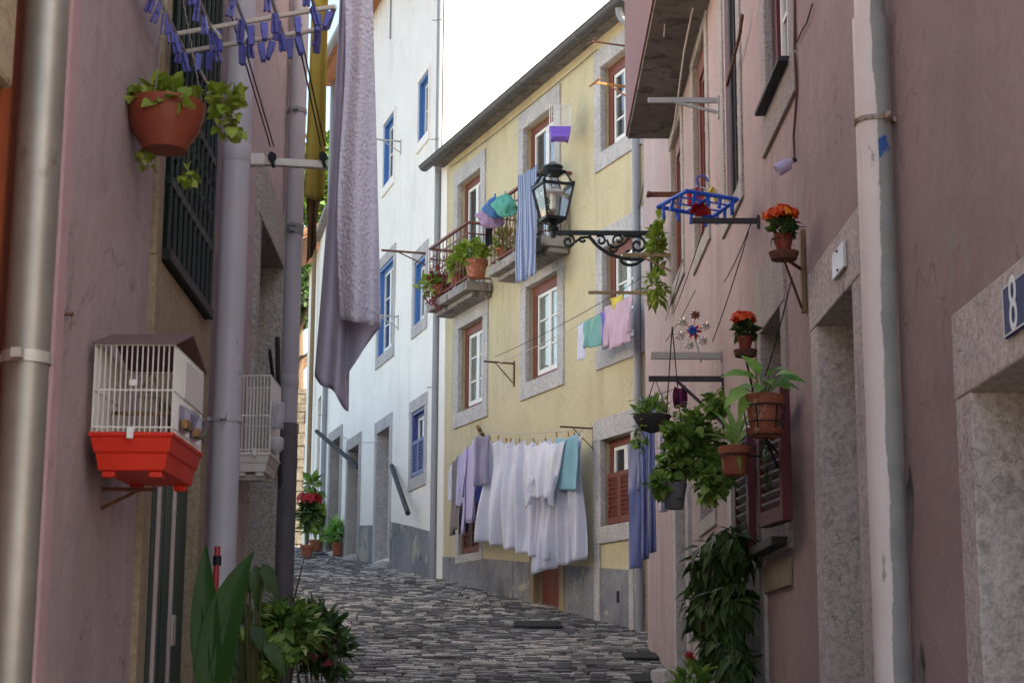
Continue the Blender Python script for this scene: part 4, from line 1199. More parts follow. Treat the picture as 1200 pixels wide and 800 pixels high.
mb = MB(); SWF = Fr(V((-9, 47.5, 0)), (1, 0, 0), (0, -1, 0))
zt0 = at(352, 455, 47.5).z
SX0 = at(374, 520, 47.5).x + 9
rr = random.Random(3); z = 3.5
while z < zt0:
    h = rr.uniform(.22, .4); s = -1 + rr.uniform(-.2, .2)
    while s < SX0:
        w = rr.uniform(.25, .6); mb.box(SWF, s, min(s + w - .02, SX0), z, min(z + h - .02, zt0), -.4, rr.uniform(.0, .05)); s += w
    z += h
sw_ = mb.build('stone_wall', M['rubble'], None, bevel=.02); tag(sw_, 'sunlit rubble stone wall closing the far end of the alley', 'wall')

def tree(name, base, cc, rad, n, mat, label, L=.3, Wd=.2, seed=1):
    r = thing(name, base, label, 'tree')
    mb = MB(); b = V(base); c = V(cc)
    mb.tube([b, b.lerp(c, .45) + V((.2, 0, 0)), c + V((0, 0, -.1))], [.35, .26, .12], 10)
    rr = random.Random(seed)
    for k in range(9):
        d = V((rr.uniform(-1, 1) * rad[0], rr.uniform(-1, 1) * rad[1], rr.uniform(-.4, .9) * rad[2]))
        s = b.lerp(c, rr.uniform(.55, 1)); mb.tube([s, s + d * .5 + V((0, 0, .3)), s + d * .9], [.1, .06, .02], 6)
    mb.build('trunk', M['bark'], r, smooth=True)
    mb = MB()
    for k in range(16):
        d = V((rr.gauss(0, 1), rr.gauss(0, 1), rr.gauss(0, .8))).normalized()
        cc2 = c + V((d.x * rad[0], d.y * rad[1], d.z * rad[2])) * rr.uniform(.3, .8)
        q = rr.uniform(.25, .5)
        foliage_mb(cc2, (rad[0] * q, rad[1] * q, rad[2] * q * .8), n // 16, L, Wd, seed=seed * 50 + k, mb=mb, shell=.3, lump=2)
    mb.build('crown', mat, r)
    return r
c = at(373, 215, 54)
tree('tree', (c.x, 54, G(54)), c, (3.4, 3, 3.2), 5200, M['treeleaf'], 'bright green leafy tree rising behind the far white houses, beside the mustard cloth', seed=2)
c = at(350, 355, 50)
tree('tree', (c.x - .3, 50, G(50)), c, (1.0, 1.2, 2.6), 2200, M['leafd'], 'darker narrow tree behind the far cottage next to the lilac pipe', seed=4, L=.25, Wd=.16)
# ------------------------------------------------------------------ street lamp
Yl = 16.3
wallx = RW.P(Yl, 0).x
def L_(x, y): return at(x, y, Yl)
lp = thing('street_lamp', L_(758, 300), 'black iron wall lantern with glass panes on a scrolled bracket', 'street lamp')
zb_ = L_(700, 273).z; xl_ = L_(648, 273).x
X_, Z_ = V((1, 0, 0)), V((0, 0, 1))
mb = MB(); mb.bar((xl_ - .02, Yl, zb_), (wallx - .01, Yl, zb_), .035, .045); mb.build('arm', M['iron'], lp, bevel=.004)
mb = MB(); mb.obox((wallx - .012, Yl, zb_ - .22), V((.01, 0, 0)), V((0, .04, 0)), V((0, 0, .30))); mb.build('wall_plate', M['iron'], lp, bevel=.004)
mb = MB()
def pxs(cx, cy, r0, r1, a0, a1, n=24):
    k = Yl / 1987
    return spiral(L_(cx, cy), X_, Z_, r0 * k, r1 * k, a0, a1, n)
T = lambda p, r=.013: mb.tube(p, r, 6)
T(bez(L_(690, 276), L_(700, 292), L_(722, 308), L_(756, 303)), .018)
T(pxs(666, 283, 2, 8, 0, 7.6)); T(bez(L_(674, 284), L_(682, 276), L_(690, 276), L_(697, 283), 8))
T(pxs(704, 282, 1.5, 6.5, 2, 8.6)); T(pxs(718, 291, 1.5, 5.5, 0, 6.5)); T(pxs(725, 281, 1.5, 7, 3, 10)); T(pxs(747, 287, 2, 11, 0, 8.4), .015); T(pxs(737, 296, 1.5, 6, 1, 7)); T(pxs(682, 280, 1, 4, 0, 6))
T(bez(L_(711, 281), L_(715, 300), L_(735, 285), L_(738, 276), 8)); T(bez(L_(728, 300), L_(722, 310), L_(745, 318), L_(757, 300), 8), .016)
T(bez(L_(730, 276), L_(745, 278), L_(752, 275), L_(757, 274), 6))
mb.build('scrollwork', M['iron'], lp, smooth=True)
lc = L_(648, 262); k = Yl / 1987
def ring4(w, z, rot=.35): return [V((lc.x + w * math.cos(a), Yl + w * math.sin(a), z)) for a in [rot + PI / 4 + i * PI / 2 for i in range(4)]]
zz = lambda y: L_(648, y).z
b0, b1, b2 = ring4(14 * k * 1.2, zz(257)), ring4(21.5 * k * 1.25, zz(219)), ring4(13 * k * 1.2, zz(203))
mb = MB()
for r in (b0, b1, b2):
    for i in range(4): mb.bar(r[i], r[(i + 1) % 4], .022, .026)
for i in range(4): mb.bar(b0[i], b1[i], .018, .018); mb.bar(b1[i], b2[i], .016, .016)
for i in range(4): mb.ball(b1[i] + V((0, 0, .02)), .016)
fo_ = mb.build('lantern_frame', M['iron'], lp)
mb = MB()
def inn(r): 
    c = sum(r, V()) / 4
    return [p + (c - p).normalized() * .008 for p in r]
i0, i1, i2 = inn(b0), inn(b1), inn(b2)
for i in range(4):
    j = (i + 1) % 4
    mb.face([i0[i], i0[j], i1[j], i1[i]]); mb.face([i1[i], i1[j], i2[j], i2[i]])
mb.build('glass_panes', M['lampglass'], lp)
mb = MB(); mb.lathe((lc.x, Yl, zz(204)), [(.13, 0), (.14, .012), (.10, .03), (.085, .05), (.10, .06), (.10, .075), (.06, .095), (.03, .12), (.001, .125)], 18)
mb.build('cap', plain('green_black_iron', lin('#2c3633'), .5, .15, 20, metal=.3), lp, smooth=True)
mb = MB(); mb.lathe((lc.x, Yl, zb_ + .02), [(.05, 0), (.06, .03), (.03, .06), (.05, .09), (.10, .105), (.001, .106)], 14); mb.tube([(lc.x, Yl, zb_ - .05), (lc.x, Yl, zb_ + .05)], .025, 8)
for i in range(4): mb.tube([V((lc.x, Yl, zb_ + .06)), b0[i]], .009, 5)
mb.build('base', M['iron'], lp, smooth=True)
mb = MB(); mb.tube([(lc.x, Yl, zz(235)), (lc.x, Yl, zz(225))], .03, 10); mb.lathe((lc.x, Yl, zz(247)), [(.001, 0), (.03, .02), (.034, .06), (.022, .11), (.02, .13)], 12, capb=False); mb.build('bulb', plain('frosted_bulb', lin('#d8d6cc'), .3, .03), lp, smooth=True)
mb = MB(); mb.obox((lc.x, Yl, zz(226)), X_ * .10, V((0, .10, 0)), Z_ * .012); mb.build('reflector', M['cagewhite'], lp)

# ------------------------------------------------------------------ laundry lines in front of the yellow house
def lineY(x): return 22 - 1.3 * (x - 565) / 117
def LP(x, y, dy=0): return at(x, y, lineY(x) + dy)
kk = lambda px, Y: px * Y / 1987
pole = MB().tube([YF.at(572, 520, -.02), at(560, 500, 21.9)], .028, 8).build('laundry_pole', M['wood'], None, smooth=True)
tag(pole, 'weathered wooden pole holding out the laundry line at its corner', 'pole')
cord('clothes_line', 'thin clothes line carrying the white sheets in front of the yellow house', sagline(LP(564, 506), YF.at(684, 503, .0), .03), .006)
A_, B_ = at(526, 546, 25.5), at(564, 506, 22)
cord('clothes_line', 'thin sloping clothes line carrying shirts beside the white sheets', sagline(A_, B_, .03), .006)
br, _e = bracket('small rusty iron bracket on the yellow wall right of the white sheets', YF, 696, 502, .45, .25, .02, 'rust')
G1 = 'laundry in front of the yellow house'
def S(name, label, cat, x0, y0, x1, y1, yb0, yb1, mat, dy=0, **kw):
    a = LP(x0, y0, dy); b = LP(x1, y1, dy)
    return hang(name, label, cat, a, b, kk(yb0 - y0, a.y), kk(yb1 - y1, b.y), mat, group=G1, **kw)
S('bed_sheet', 'large white sheet with deep folds, left one of the two on the line', 'sheet', 573, 511, 638, 516, 632, 655, 'c_white', 0, nf=5.2, amp=.075, npeg=5, scal=.09, seed=4, nu=90, nv=34, flare=.30, hem=.02)
S('bed_sheet', 'broad white sheet hanging lowest on the line, behind the blouse', 'sheet', 632, 515, 681, 506, 668, 650, 'c_white', -.02, nf=3.6, amp=.065, npeg=4, scal=.08, seed=9, nu=80, nv=34, flare=.16, hem=.02)
a, b = LP(614, 519, -.24), LP(662, 514, -.24)
hB_ = kk(66, 21.2); tB_ = (b - a).normalized(); LB_ = (b - a).length
mb = hang_mb(a, b, hB_, nf=2.6, amp=.035, npeg=2, scal=.06, seed=3, nu=34, nv=22, flare=-LB_ * .45, tilt=.05, hem=.02)
nB_ = V((tB_.y, -tB_.x, 0)); zB_ = V((0, 0, -hB_ * .62))
for sgn, st_ in ((1, a + tB_ * LB_ * .08), (-1, b - tB_ * LB_ * .08)):
    p0 = st_ + zB_ + nB_ * .05 + tB_ * sgn * .05
    hang_mb(p0, p0 + tB_ * .13 * sgn, kk(36, 21.2), kk(30, 21.2), nf=1.2, amp=.035, npeg=1, scal=0, seed=5 + sgn, nu=10, nv=14, mb=mb, tilt=.05 * sgn, gather=.05, flare=-.03)
tag(mb.build('blouse', M['c_white2'], None, smooth=True, solid=.006), 'white long sleeved blouse hung upside down in front of the white sheets', 'blouse', G1)
S('hand_towel', 'small turquoise cloth pegged at the right end of the white sheets', 'towel', 650, 512, 677, 506, 573, 573, 'c_turq', -.17, nf=1.3, amp=.02, npeg=1, scal=.05, seed=6)
def E(u): return A_.lerp(B_, u)
def S2(name, label, cat, u0, u1, px, mat, fn=hang, **kw):
    a, b = E(u0), E(u1); h = kk(px, (a.y + b.y) / 2)
    if fn is hang: return hang(name, label, cat, a, b, h, h, mat, group=G1, **kw)
    return fn(name, label, a, b, h, mat, group=G1, **kw)
S2('cloth', 'narrow white cloth at the far left end of the laundry line', 'cloth', .02, .16, 42, 'c_white', nf=1, amp=.02, npeg=1, seed=1)
S2('trousers', 'taupe grey trousers hanging near the left end of the laundry line', 'trousers', .12, .34, 86, 'c_grey', trousers, seed=2)
S2('shirt', 'white shirt with hanging sleeves between taupe trousers and lilac shirt', 'shirt', .32, .60, 62, 'c_lilac', shirt, sl=.72, sw=.16, seed=5)
S2('shirt', 'long lilac shirt with dangling sleeve left of the grey lilac towel', 'shirt', .56, .88, 90, 'c_lilac', shirt, sl=1.18, sw=.2, seed=7)
a, b = at(557, 511, 21.95), at(573, 508, 21.85)
hang('towel', 'grey lilac towel hanging over the laundry pole', 'towel', a, b, kk(58, 22), None, 'c_greylilac', group=G1, nf=1.1, amp=.03, seed=8, npeg=1)
a, b = at(559, 556, 22.2), at(570, 554, 22.1)
hang('cloth', 'navy cloth showing below the grey lilac towel', 'cloth', a, b, kk(34, 22), None, 'c_navy', group=G1, nf=1, amp=.02, seed=12, npeg=1)
a, b = at(539, 588, 24.2), at(551, 582, 23.4)
hang('garment', 'black garment hanging behind the pale shirts', 'garment', a, b, kk(38, 24), None, 'c_black', group=G1, nf=1, amp=.03, seed=13, npeg=1)
GW = 'wooden pegs on the sheet line'
for x in (574, 584, 593, 599, 609, 625, 639, 652, 666, 673):
    p = LP(x, 511 + (3 if 590 < x < 640 else 0) - 4 * (x > 650), -.03)
    peg('w', p, R_.uniform(-.5, .5), .1, 'small wooden peg holding the white laundry on the line', GW, .05, .018, 'pegwood')
for u in (.05, .15, .33, .58, .86):
    peg('w', E(u), .9, .1, 'small wooden peg on the sloping line of shirts', 'wooden pegs on the sloping line', .05, .018, 'pegwood')

# the upper short line with small washing
pA, pB = YF.at(578, 428, .38), YF.at(757, 335, .38)
cord('clothes_line', 'upper clothes line crossing the middle windows of the yellow house', sagline(pA, pB, .05), .005)
cord('clothes_line', 'second thin line above the small turquoise washing', sagline(YF.at(580, 418, .30), YF.at(757, 322, .30), .05), .004, 'ropedark')
br, _e = bracket('rusty iron bracket between the two middle windows of the yellow house', YF, 603, 426, .45, .28, .025, 'rust')
def U(x, yt): 
    s, z = YF.px(x, yt, .38); return YF.P(s, z, .38)
G2 = 'small washing on the upper line'
def S3(name, label, cat, x0, y0, x1, y1, px, mat, **kw):
    a, b = U(x0, y0), U(x1, y1); return hang(name, label, cat, a, b, kk(px, a.y), None, mat, group=G2, **kw)
S3('sock', 'white cloth strip at the left end of the small washing', 'cloth', 677, 380, 685, 376, 44, 'c_white', nf=.8, amp=.02, npeg=1, seed=21)
S3('cloth', 'teal cloth beside the white strip on the upper line', 'cloth', 685, 376, 693, 371, 34, 'c_teal', nf=1, amp=.03, npeg=1, seed=22)
S3('cloth', 'second teal cloth, next to the purple one on the upper line', 'cloth', 694, 371, 703, 366, 38, 'c_teal', nf=1, amp=.03, npeg=1, seed=23)
S3('cloth', 'narrow purple cloth on the upper line', 'cloth', 704, 365, 710, 362, 38, 'c_purple', nf=.8, amp=.02, npeg=1, seed=24)
a, b = U(709, 360), U(742, 343)
shirt('shirt', 'pale pink shirt in front of the right middle window', a, b, kk(52, 20.3), 'c_pink', kk(48, 20), .12, G2, seed=25)
S3('cloth', 'small pale yellow cloth above the pink shirt', 'cloth', 716, 349, 730, 342, 17, 'c_yellow', nf=1.2, amp=.02, npeg=1, seed=26)

# ------------------------------------------------------------------ on the balconies and upper windows
Yb = YF.at(618, 205, .45).y
a, b = YF.at(607, 205, .50), YF.at(629, 192, .50)
hb = kk(133, a.y)
mb = hang_mb(a, b, hb, hb * .98, nf=2, amp=.03, npeg=2, scal=.04, seed=31, gather=.02)
o = mb.build('striped_trousers', M['c_stripe'], None, smooth=True, solid=.004); uv_planar(o, YF.t)
tag(o, 'blue and white striped trousers hanging from the right balcony rail', 'trousers')
def lump(name, label, cat, x, y, rx, ry, mat, seed, Y):
    rr = random.Random(seed); c = at(x, y, Y); k = Y / 1987; mb = MB(); ph = [rr.uniform(0, 6) for _ in range(4)]
    def fn(u, v):
        th = 2 * PI * u; f = PI * v
        r = 1 + .20 * math.sin(3 * th + ph[0] + 3 * f) + .13 * math.sin(5 * th + ph[1] - 4 * f) + .09 * math.sin(9 * th + ph[2] + 2 * f) + .1 * math.sin(4 * f + ph[3])
        w = math.sin(f) ** (.7 if v > .5 else 1.25)
        return c + V((rx * k * w * r * math.cos(th), rx * k * .55 * w * r * math.sin(th), ry * k * math.cos(f)))
    mb.grid(fn, 44, 24)
    p = c + V((0, 0, ry * k * .95)); mb.tube([p, p + V((0, 0, .05))], .012, 5)
    return tag(mb.build(name, M[mat], None, smooth=True), label, cat)
Yq = YF.at(590, 245, .55).y
lump('laundry_bag', 'mint green bundled bag hanging on the balcony rail', 'bag', 592, 241, 12.5, 14, 'c_mint', 1, Yq - .1)
lump('laundry_bag', 'sky blue bag hanging behind the mint green one', 'bag', 580, 243, 11, 13, 'c_sky', 2, Yq + .05)
lump('laundry_bag', 'pale purple bag hanging lowest beside the balcony railing', 'bag', 575, 256, 14, 12, 'c_pinkbag', 3, Yq + .2)
a = at(569, 266, Yq + .2); b = at(577, 264, Yq + .2)
hang('sock', 'black sock hanging under the pale purple bag', 'sock', a, b, kk(24, Yq), None, 'c_black', nf=.8, amp=.02, npeg=1, seed=33)
GP_ = 'balcony plants'
def potted(name, label, x, y, Y, rpx, hpx, fol, group=None, potmat='terra', saucer=False, rim=True, cat='potted plant', rb=None, p=None):
    c = V(p) if p is not None else at(x, y, Y); k = c.y / 1987; r = rpx * k; h = hpx * k
    root = thing(name, c - V((0, 0, h)), label, cat, group)
    if potmat: 
        pot_mb(c, r, h, rb and rb * k, rim, saucer=saucer).build('pot', M[potmat], root, smooth=True)
        MB().lathe(c - V((0, 0, h * .14)), [(.001, .006), (r * .84, 0)], 20, capb=False).build('soil', M['soil'], root)
    fol(root, c, k)
    return root
def bush(mat, dx, dy, rx, rz, n, L, Wd, seed=0, ry=None, name='foliage', **kw):
    def f(root, c, k):
        cc = c + V((dx * k, 0, dy * k))
        foliage_mb(cc, (rx * k, (ry or rx) * k, rz * k), n, L, Wd, seed, **kw).build(name, M[mat], root)
        stems_mb(c - V((0, 0, .02)), cc, (rx * k, rx * k, rz * k), 9, .004, seed).build('stem', M['stem'], root)
    return f
def multi(*fs):
    def f(root, c, k):
        for g in fs: g(root, c, k)
    return f
def fl(mat, dx, dy, rx, rz, n, s, seed=0, **kw):
    def f(root, c, k): flowers_mb(c + V((dx * k, 0, dy * k)), (rx * k, rx * k, rz * k), n, s, seed, **kw).build('flowers', M[mat], root)
    return f
Yp = YF.at(560, 305, .35).y - .0
potted('potted_plant', 'yellow green plant in a terracotta pot on the corner of the left balcony', 558, 305, Yp - .1, 14, 22, bush('leafy', -4, 10, 22, 13, 260, .14, .085, 3), GP_)
Ys = YF.at(520, 330, .3).y
potted('potted_plant', 'trailing red and green plant filling the left end of the left balcony', 517, 335, Ys - .05, 10, 12, multi(bush('reddish', 0, -4, 20, 30, 260, .12, .06, 5), bush('leafy', -10, 2, 18, 13, 130, .13, .08, 6)), GP_, 'terradark')
potted('potted_plant', 'yellow green leafy plant in the middle of the left balcony', 535, 322, Ys - .6, 9, 12, bush('leafy', 0, 10, 16, 18, 180, .13, .08, 7), GP_, 'terradark')
Yr = YF.at(590, 290, .3).y
potted('potted_plant', 'leafy plant behind the railing of the right balcony', 590, 292, Yr, 10, 12, bush('leafy', 0, 10, 16, 22, 150, .12, .06, 8), GP_, 'terra')
potted('potted_plant', 'dark small plant behind the striped trousers on the right balcony', 640, 250, YF.at(640, 262, .25).y, 8, 10, bush('leafm', 0, 6, 12, 12, 70, .1, .05, 9), GP_, 'terra')

def birdcage(root, x0, x1, y0, y1, z0, zt, z1, traymat, roofmat, barmat, wire=.002, nb=14, roof=True, arch=False, ridge=None):
    """tray z0..zt, bars zt..z1, roof above"""
    t = .007
    mb = MB()
    def fr4(x0, x1, y0, y1, z): return [V((x0, y0, z)), V((x1, y0, z)), V((x1, y1, z)), V((x0, y1, z))]
    hh = zt - z0; g = .016
    lv = [fr4(x0 + g, x1 - g, y0 + g, y1 - g, z0), fr4(x0 + g * .6, x1 - g * .6, y0 + g * .6, y1 - g * .6, z0 + hh * .45), fr4(x0 + g * .3, x1 - g * .3, y0 + g * .3, y1 - g * .3, z0 + hh * .48),
          fr4(x0 - t * .3, x1 + t * .3, y0 - t * .3, y1 + t * .3, zt - .012), fr4(x0 - t, x1 + t, y0 - t, y1 + t, zt - .01), fr4(x0 - t, x1 + t, y0 - t, y1 + t, zt)]
    for a, b in zip(lv, lv[1:]):
        for i in range(4): mb.face([a[i], a[(i + 1) % 4], b[(i + 1) % 4], b[i]])
    mb.face(lv[0]); mb.face(lv[-1])
    for sx, sy in ((0, 0), (1, 0), (1, 1), (0, 1)):
        px, py = (x0 + .04 if not sx else x1 - .04), (y0 + .04 if not sy else y1 - .04)
        mb.obox(V((px, py, z0 - .008)), V((.016, 0, 0)), V((0, .016, 0)), V((0, 0, .0078)))
    mb.build('tray', M[traymat], root, bevel=.004)
    mb = MB()
    per = [(x0, y0, x1, y0), (x1, y0, x1, y1), (x1, y1, x0, y1), (x0, y1, x0, y0)]
    for q, (a, b, c, d) in enumerate(per):
        n = nb if q % 2 == 0 else int(nb * abs(d - b) / abs(x1 - x0))
        for i in range(n):
            u = i / n; p = V((a + (c - a) * u, b + (d - b) * u, zt)); mb.tube([p, p + V((0, 0, z1 - zt))], wire, 5)
        for z in (zt + .012, zt + (z1 - zt) * .48, z1): mb.tube([V((a, b, z)), V((c, d, z))], wire * 1.3, 5)
    mb.build('bars', M[barmat], root)
    if roof:
        ym = (y0 + y1) / 2; zr = ridge
        mb = MB()
        for (ya, za, yb, zb) in ((y0 - .012, z1, ym, zr), (ym, zr, y1 + .012, z1)):
            n = 6
            for i in range(n):
                f = lambda q: (ya + (yb - ya) * q, za + (zb - za) * q)
                (yA, zA), (yB, zB) = f(i / n), f((i + 1) / n)
                mb.hexa([V((x0 - .008, yA, zA)), V((x1 + .008, yA, zA)), V((x1 + .008, yB, zB)), V((x0 - .008, yB, zB)),
                         V((x0 - .008, yA, zA + .004)), V((x1 + .008, yA, zA + .004)), V((x1 + .008, yB, zB + .004)), V((x0 - .008, yB, zB + .004))])
        mb.build('roof', M[roofmat], root)
    elif arch:
        mb = MB(); n = 10
        for i in range(nb + 1):
            x = x0 + (x1 - x0) * i / nb
            mb.tube([V((x, (y0 + y1) / 2 - (y1 - y0) / 2 * math.cos(PI * j / n), z1 + (ridge - z1) * math.sin(PI * j / n))) for j in range(n + 1)], wire, 4)
        mb.build('dome', M[barmat], root)
# small purple cage on the upper wall
Yc = YF.at(656, 160, .3).y
z0 = at(655, 164, Yc).z
cg = thing('birdcage', at(655, 164, Yc), 'small wire birdcage with a purple tray high on the yellow wall', 'birdcage')
birdcage(cg, at(644, 150, Yc).x, at(668, 150, Yc).x, Yc - .15, Yc + .1, z0, z0 + .13, z0 + .40, 'purpleplastic', 'purpleplastic', 'wirewhite', .003, 10, False, True, z0 + .46)
MB().bar((at(657, 160, Yc).x, Yc, z0 + .05), YF.at(659, 166, -.02), .02).build('hanger', M['rust'], cg)
# rods on the yellow house near the bay
bracket('reddish iron rod bracket above the top right window of the yellow house', YF, 738, 55, .5, .0, .02, 'railred', brace=False, end=.1)
bracket('yellow rusted bracket across the top right window of the yellow house', YF, 742, 103, .5, .16, .03, 'pegwood', end=.15)
bracket('thin iron bracket on the white house beside the upper blue window', WH, 470, 166, .55, .2, .03, 'steel', end=.0)
bracket('grey iron bracket beside the large blue window of the white house', WH, 467, 371, .55, .2, .03, 'steel')
bracket('rusty bracket on the white house just left of the balcony', WH, 500, 297, .75, .2, .035, 'rust')
for lab, (x0, y0, Y0, x1, y1, Y1) in (('dark pole leaning out over the doors of the white house', (371, 505, 34.5, 420, 547, 33)), ('short dark grey pole leaning against the white house left of the small shuttered window', (459, 546, 29.4, 478, 601, 27.3))):
    fr_a = at(x0, y0, Y0); fr_b = at(x1, y1, Y1)
    tag(MB().tube([fr_a, fr_b], .045, 8).build('pole', M['castiron'], None, smooth=True), lab, 'pole')
cord('clothes_line', 'thin line strung across the fronts of the white house doors', sagline(WH.at(402, 512, .6), WH.at(445, 517, .3), .05), .008)

cord('cable', 'thin black cable hanging down beside the right window of the yellow house', [YF.at(756, 205, .12), YF.at(751, 235, .06), YF.at(744, 262, .03)], .006, 'ropedark', 'cable')
cord('cable', 'thin grey cable running along the yellow wall under the eave', sagline(YF.at(528, 196, .03), YF.at(700, 58, .03), .03), .005, 'ropedark', 'cable')
# ------------------------------------------------------------------ plants at the far end
GF = 'pots beside the far doorways'
def farpot(label, x, d, Y, rpx, hpx, fol, name='potted_plant', mat='terra'):
    p = at(x, 640, Y); k = Y / 1987
    potted(name, label, 0, 0, 0, rpx, hpx, fol, GF, mat, p=V((p.x, Y, G(Y) + .03 + hpx * k)))
farpot('green plant in a terracotta pot beside the far doorway', 396, 0, 34.0, 7.5, 15, bush('leafb', 0, 10, 9, 12, 120, .26, .09, 41, up=.9))
farpot('small bushy plant left of the bright green potted plant', 385, 0, 35.3, 5, 9, bush('leafm', 0, 9, 8, 11, 90, .2, .09, 42), mat='concrete')
farpot('wide green bush in a terracotta pot at the end of the street', 370, 0, 36.0, 8, 13, bush('leafy', -2, 24, 17, 24, 260, .22, .1, 43))
farpot('grey green spiky shrub behind the terracotta pots at the street end', 380, 0, 37.4, 6, 10, bush('leafm', 0, 24, 9, 32, 150, .35, .05, 44, up=1.2))
farpot('tall plant with red drooping flowers at the end of the street', 360, 0, 33.0, 8, 14, multi(bush('leafd', 0, 40, 13, 26, 240, .2, .09, 45), bush('leafm', 3, 66, 9, 14, 60, .24, .12, 46), fl('flred', 2, 52, 12, 8, 12, .13, 47)), 'flowering_plant')

# ------------------------------------------------------------------ right wall: brackets, lines, pots
rod1, e1 = bracket('white painted iron bracket under the bay with nothing on it', RW, 843, 118, .46, .08, .035, 'steel')
rod2, e2 = bracket('white peeling rail bracket carrying the pinwheel', RW, 846, 417, .45, .0, .045, 'steel', brace=False)
rod3, e3 = bracket('dark iron rail below the white peeling rail', RW, 848, 444, .47, .28, .035, 'castiron')
rod4, e4 = bracket('flat grey green bar bracket beside the orange flower pot', RW, 890, 259, .36, .0, .03, 'castiron', brace=False)
rod5, e5 = bracket('small iron stub bracket on the far rose wall', RW, 796, 228, .25, .0, .04, 'rust', brace=False, end=.06)
rod6, e6 = bracket('brown wooden rod bracket in front of the climbing plant', RW, 788, 299, .42, .14, .032, 'wood')
rod7, e7 = bracket('short wooden rod below the climbing plant', RW, 764, 343, .62, .0, .03, 'wood', brace=False)
cord('clothes_line', 'thick cord hanging from the bay down to the rose wall', [at(820, -30, 10.9), at(802, 60, 11.6), at(790, 150, 12.2), at(784, 178, 12.4)], .008, 'rope')
cord('clothes_line', 'thin cord dangling in front of the bay underside', [at(783, -20, 11.5), at(778, 43, 11.5)], .005, 'rope')
tag(MB().tube([RW.at(870, 18, .05), RW.at(867, 40, .05), RW.at(852, 100, .05)], .010, 6).build('awning_rod', M['rust'], None), 'rusty rod hooked beside the tall dark window', 'rod')
for lab, a, b in (('cord running along the rose wall from the grey green bar', RW.at(880, 262, .1), RW.at(849, 330, .12)), ('cord running down from the flat bar past the long window', RW.at(826, 262, .18), RW.at(789, 368, .15)),
                  ('cord from the flat bar to the lower flower shelf', RW.at(877, 272, .1), RW.at(835, 400, .12)), ('thin cord crossing in front of the low window', RW.at(928, 325, .12), RW.at(897, 440, .14)),
                  ('cord between the upper far windows and the wooden rod', RW.at(815, 340, .03), RW.at(780, 400, .05)),
                  ('dark cord along the wall under the far red windows', RW.at(800, 305, .02), RW.at(780, 375, .02))):
    cord('clothes_line', lab, sagline(a, b, .02), .003, 'ropedark')
def shelf_pot(label, x, y, d, rpx, hpx, fmat, seed, frx, frz, lx, wallx, board):
    c = RW.at(x, y, d)
    r = potted('flowering_plant', label, x, y, 0, rpx, hpx, multi(bush('leafd', 0, 7, lx, lx * .55, 90, .055, .045, seed, ry=lx), fl(fmat, -1, 8 + lx * .75, frx, frz, 70, .027, seed + 1)), 'orange flower pots on the rose wall', 'terradark', p=c)
    k = c.y / 1987; z = c.z - hpx * k
    sh = thing('shelf_bracket', (c.x, c.y, z - .02), board, 'bracket')
    MB().lathe((c.x, c.y, z - .012), [(rpx * k * 1.25, -.02), (rpx * k * 1.5, .01), (rpx * k * 1.5, .014), (.001, .011)], 20).build('shelf', M['rust'], sh, smooth=True)
    ws = RW.px(wallx, y)[0]
    MB().box(RW, ws - .02, ws + .02, z - .22, z + .16, .002, .022).build('board', M['wood'], sh, bevel=.003)
    mb = MB(); mb.tube([(c.x, c.y, z - .03), RW.P(ws, z - .2, .022)], .006, 6); mb.tube([(c.x, c.y, z - .02), RW.P(ws, z - .02, .022)], .008, 6); mb.build('brace', M['rust'], sh)
    return c
shelf_pot('orange and yellow flowers in a brown pot, upper of the two on the rose wall', 918, 275, .13, 12, 22, 'florange', 61, 18, 10, 21, 943, 'wooden wall shelf under the upper orange flowers')
shelf_pot('orange red flowers in a small brown pot beside the low window', 873, 394, .14, 9.5, 17, 'florange', 64, 14, 9, 15, 889, 'wooden wall shelf under the lower orange flowers')
# small dark bird-like finial on the flat bar
def lance(root, c, base, tips, W, mat, seg=6, curl=.7, name='foliage'):
    mb = MB()
    for (x, y, dy) in tips:
        e = at(x, y, c.y + dy); d = e - V(base); L = d.length
        mb.leaf(base, (d + V((0, 0, L * .35))).normalized(), (-d.normalized() * .2 + UPZ + V((0, -.6, 0))).normalized(), L * 1.08, W, curl, seg, .6, .3)
    return mb.build(name, M[mat], root, smooth=True)
# large terracotta pot with broad leaves
c = RW.at(895, 463, .22)
def hosta(root, c, k):
    mb = MB(); rr = random.Random(8)
    for (dx, dy, up_, L) in ((-30, 20, .5, .17), (-22, 4, .15, .15), (-38, -6, -.2, .17), (-8, 26, 1, .15), (8, 24, 1, .13), (22, 14, .5, .17), (30, 10, .35, .16), (2, 10, .6, .12), (-14, 16, .7, .14), (14, 6, .3, .12), (-5, 4, .3, .12), (-26, -16, -.5, .14), (18, 20, .8, .13)):
        d = V((dx * k, -.05 + rr.uniform(-.06, .06), dy * k)); s = c + V((dx * k * .12, 0, 0)); m = c + d * .55 + V((0, 0, .03))
        mb.tube([s, m], .003, 4)
        mb.leaf(m, d + V((0, 0, -.01)), V((0, -.55, .85)), L * .85, L * .5, .7, 5, .62, .2)
    mb.build('foliage', M['leafb'], root, smooth=True)
potted('potted_plant', 'broad leaved plant in the largest terracotta pot beside the dark red shutter', 0, 0, 0, 23, 46, hosta, None, 'terra', True, p=c, rb=16)
k = c.y / 1987
hd = thing('pot_holder', (c.x, c.y, c.z - .2), 'black wire holder gripping the largest terracotta pot', 'pot holder')
mb = MB()
for zz_, r_ in ((-.05, 1.06), (-.12, .92), (-.178, 1.05)): mb.tube([V((c.x + 23 * k * r_ * math.cos(a) * (1 if zz_ > -.15 else .8), c.y + 23 * k * r_ * math.sin(a) * (1 if zz_ > -.15 else .8), c.z + zz_)) for a in [2 * PI * i / 24 for i in range(25)]], .003, 5)
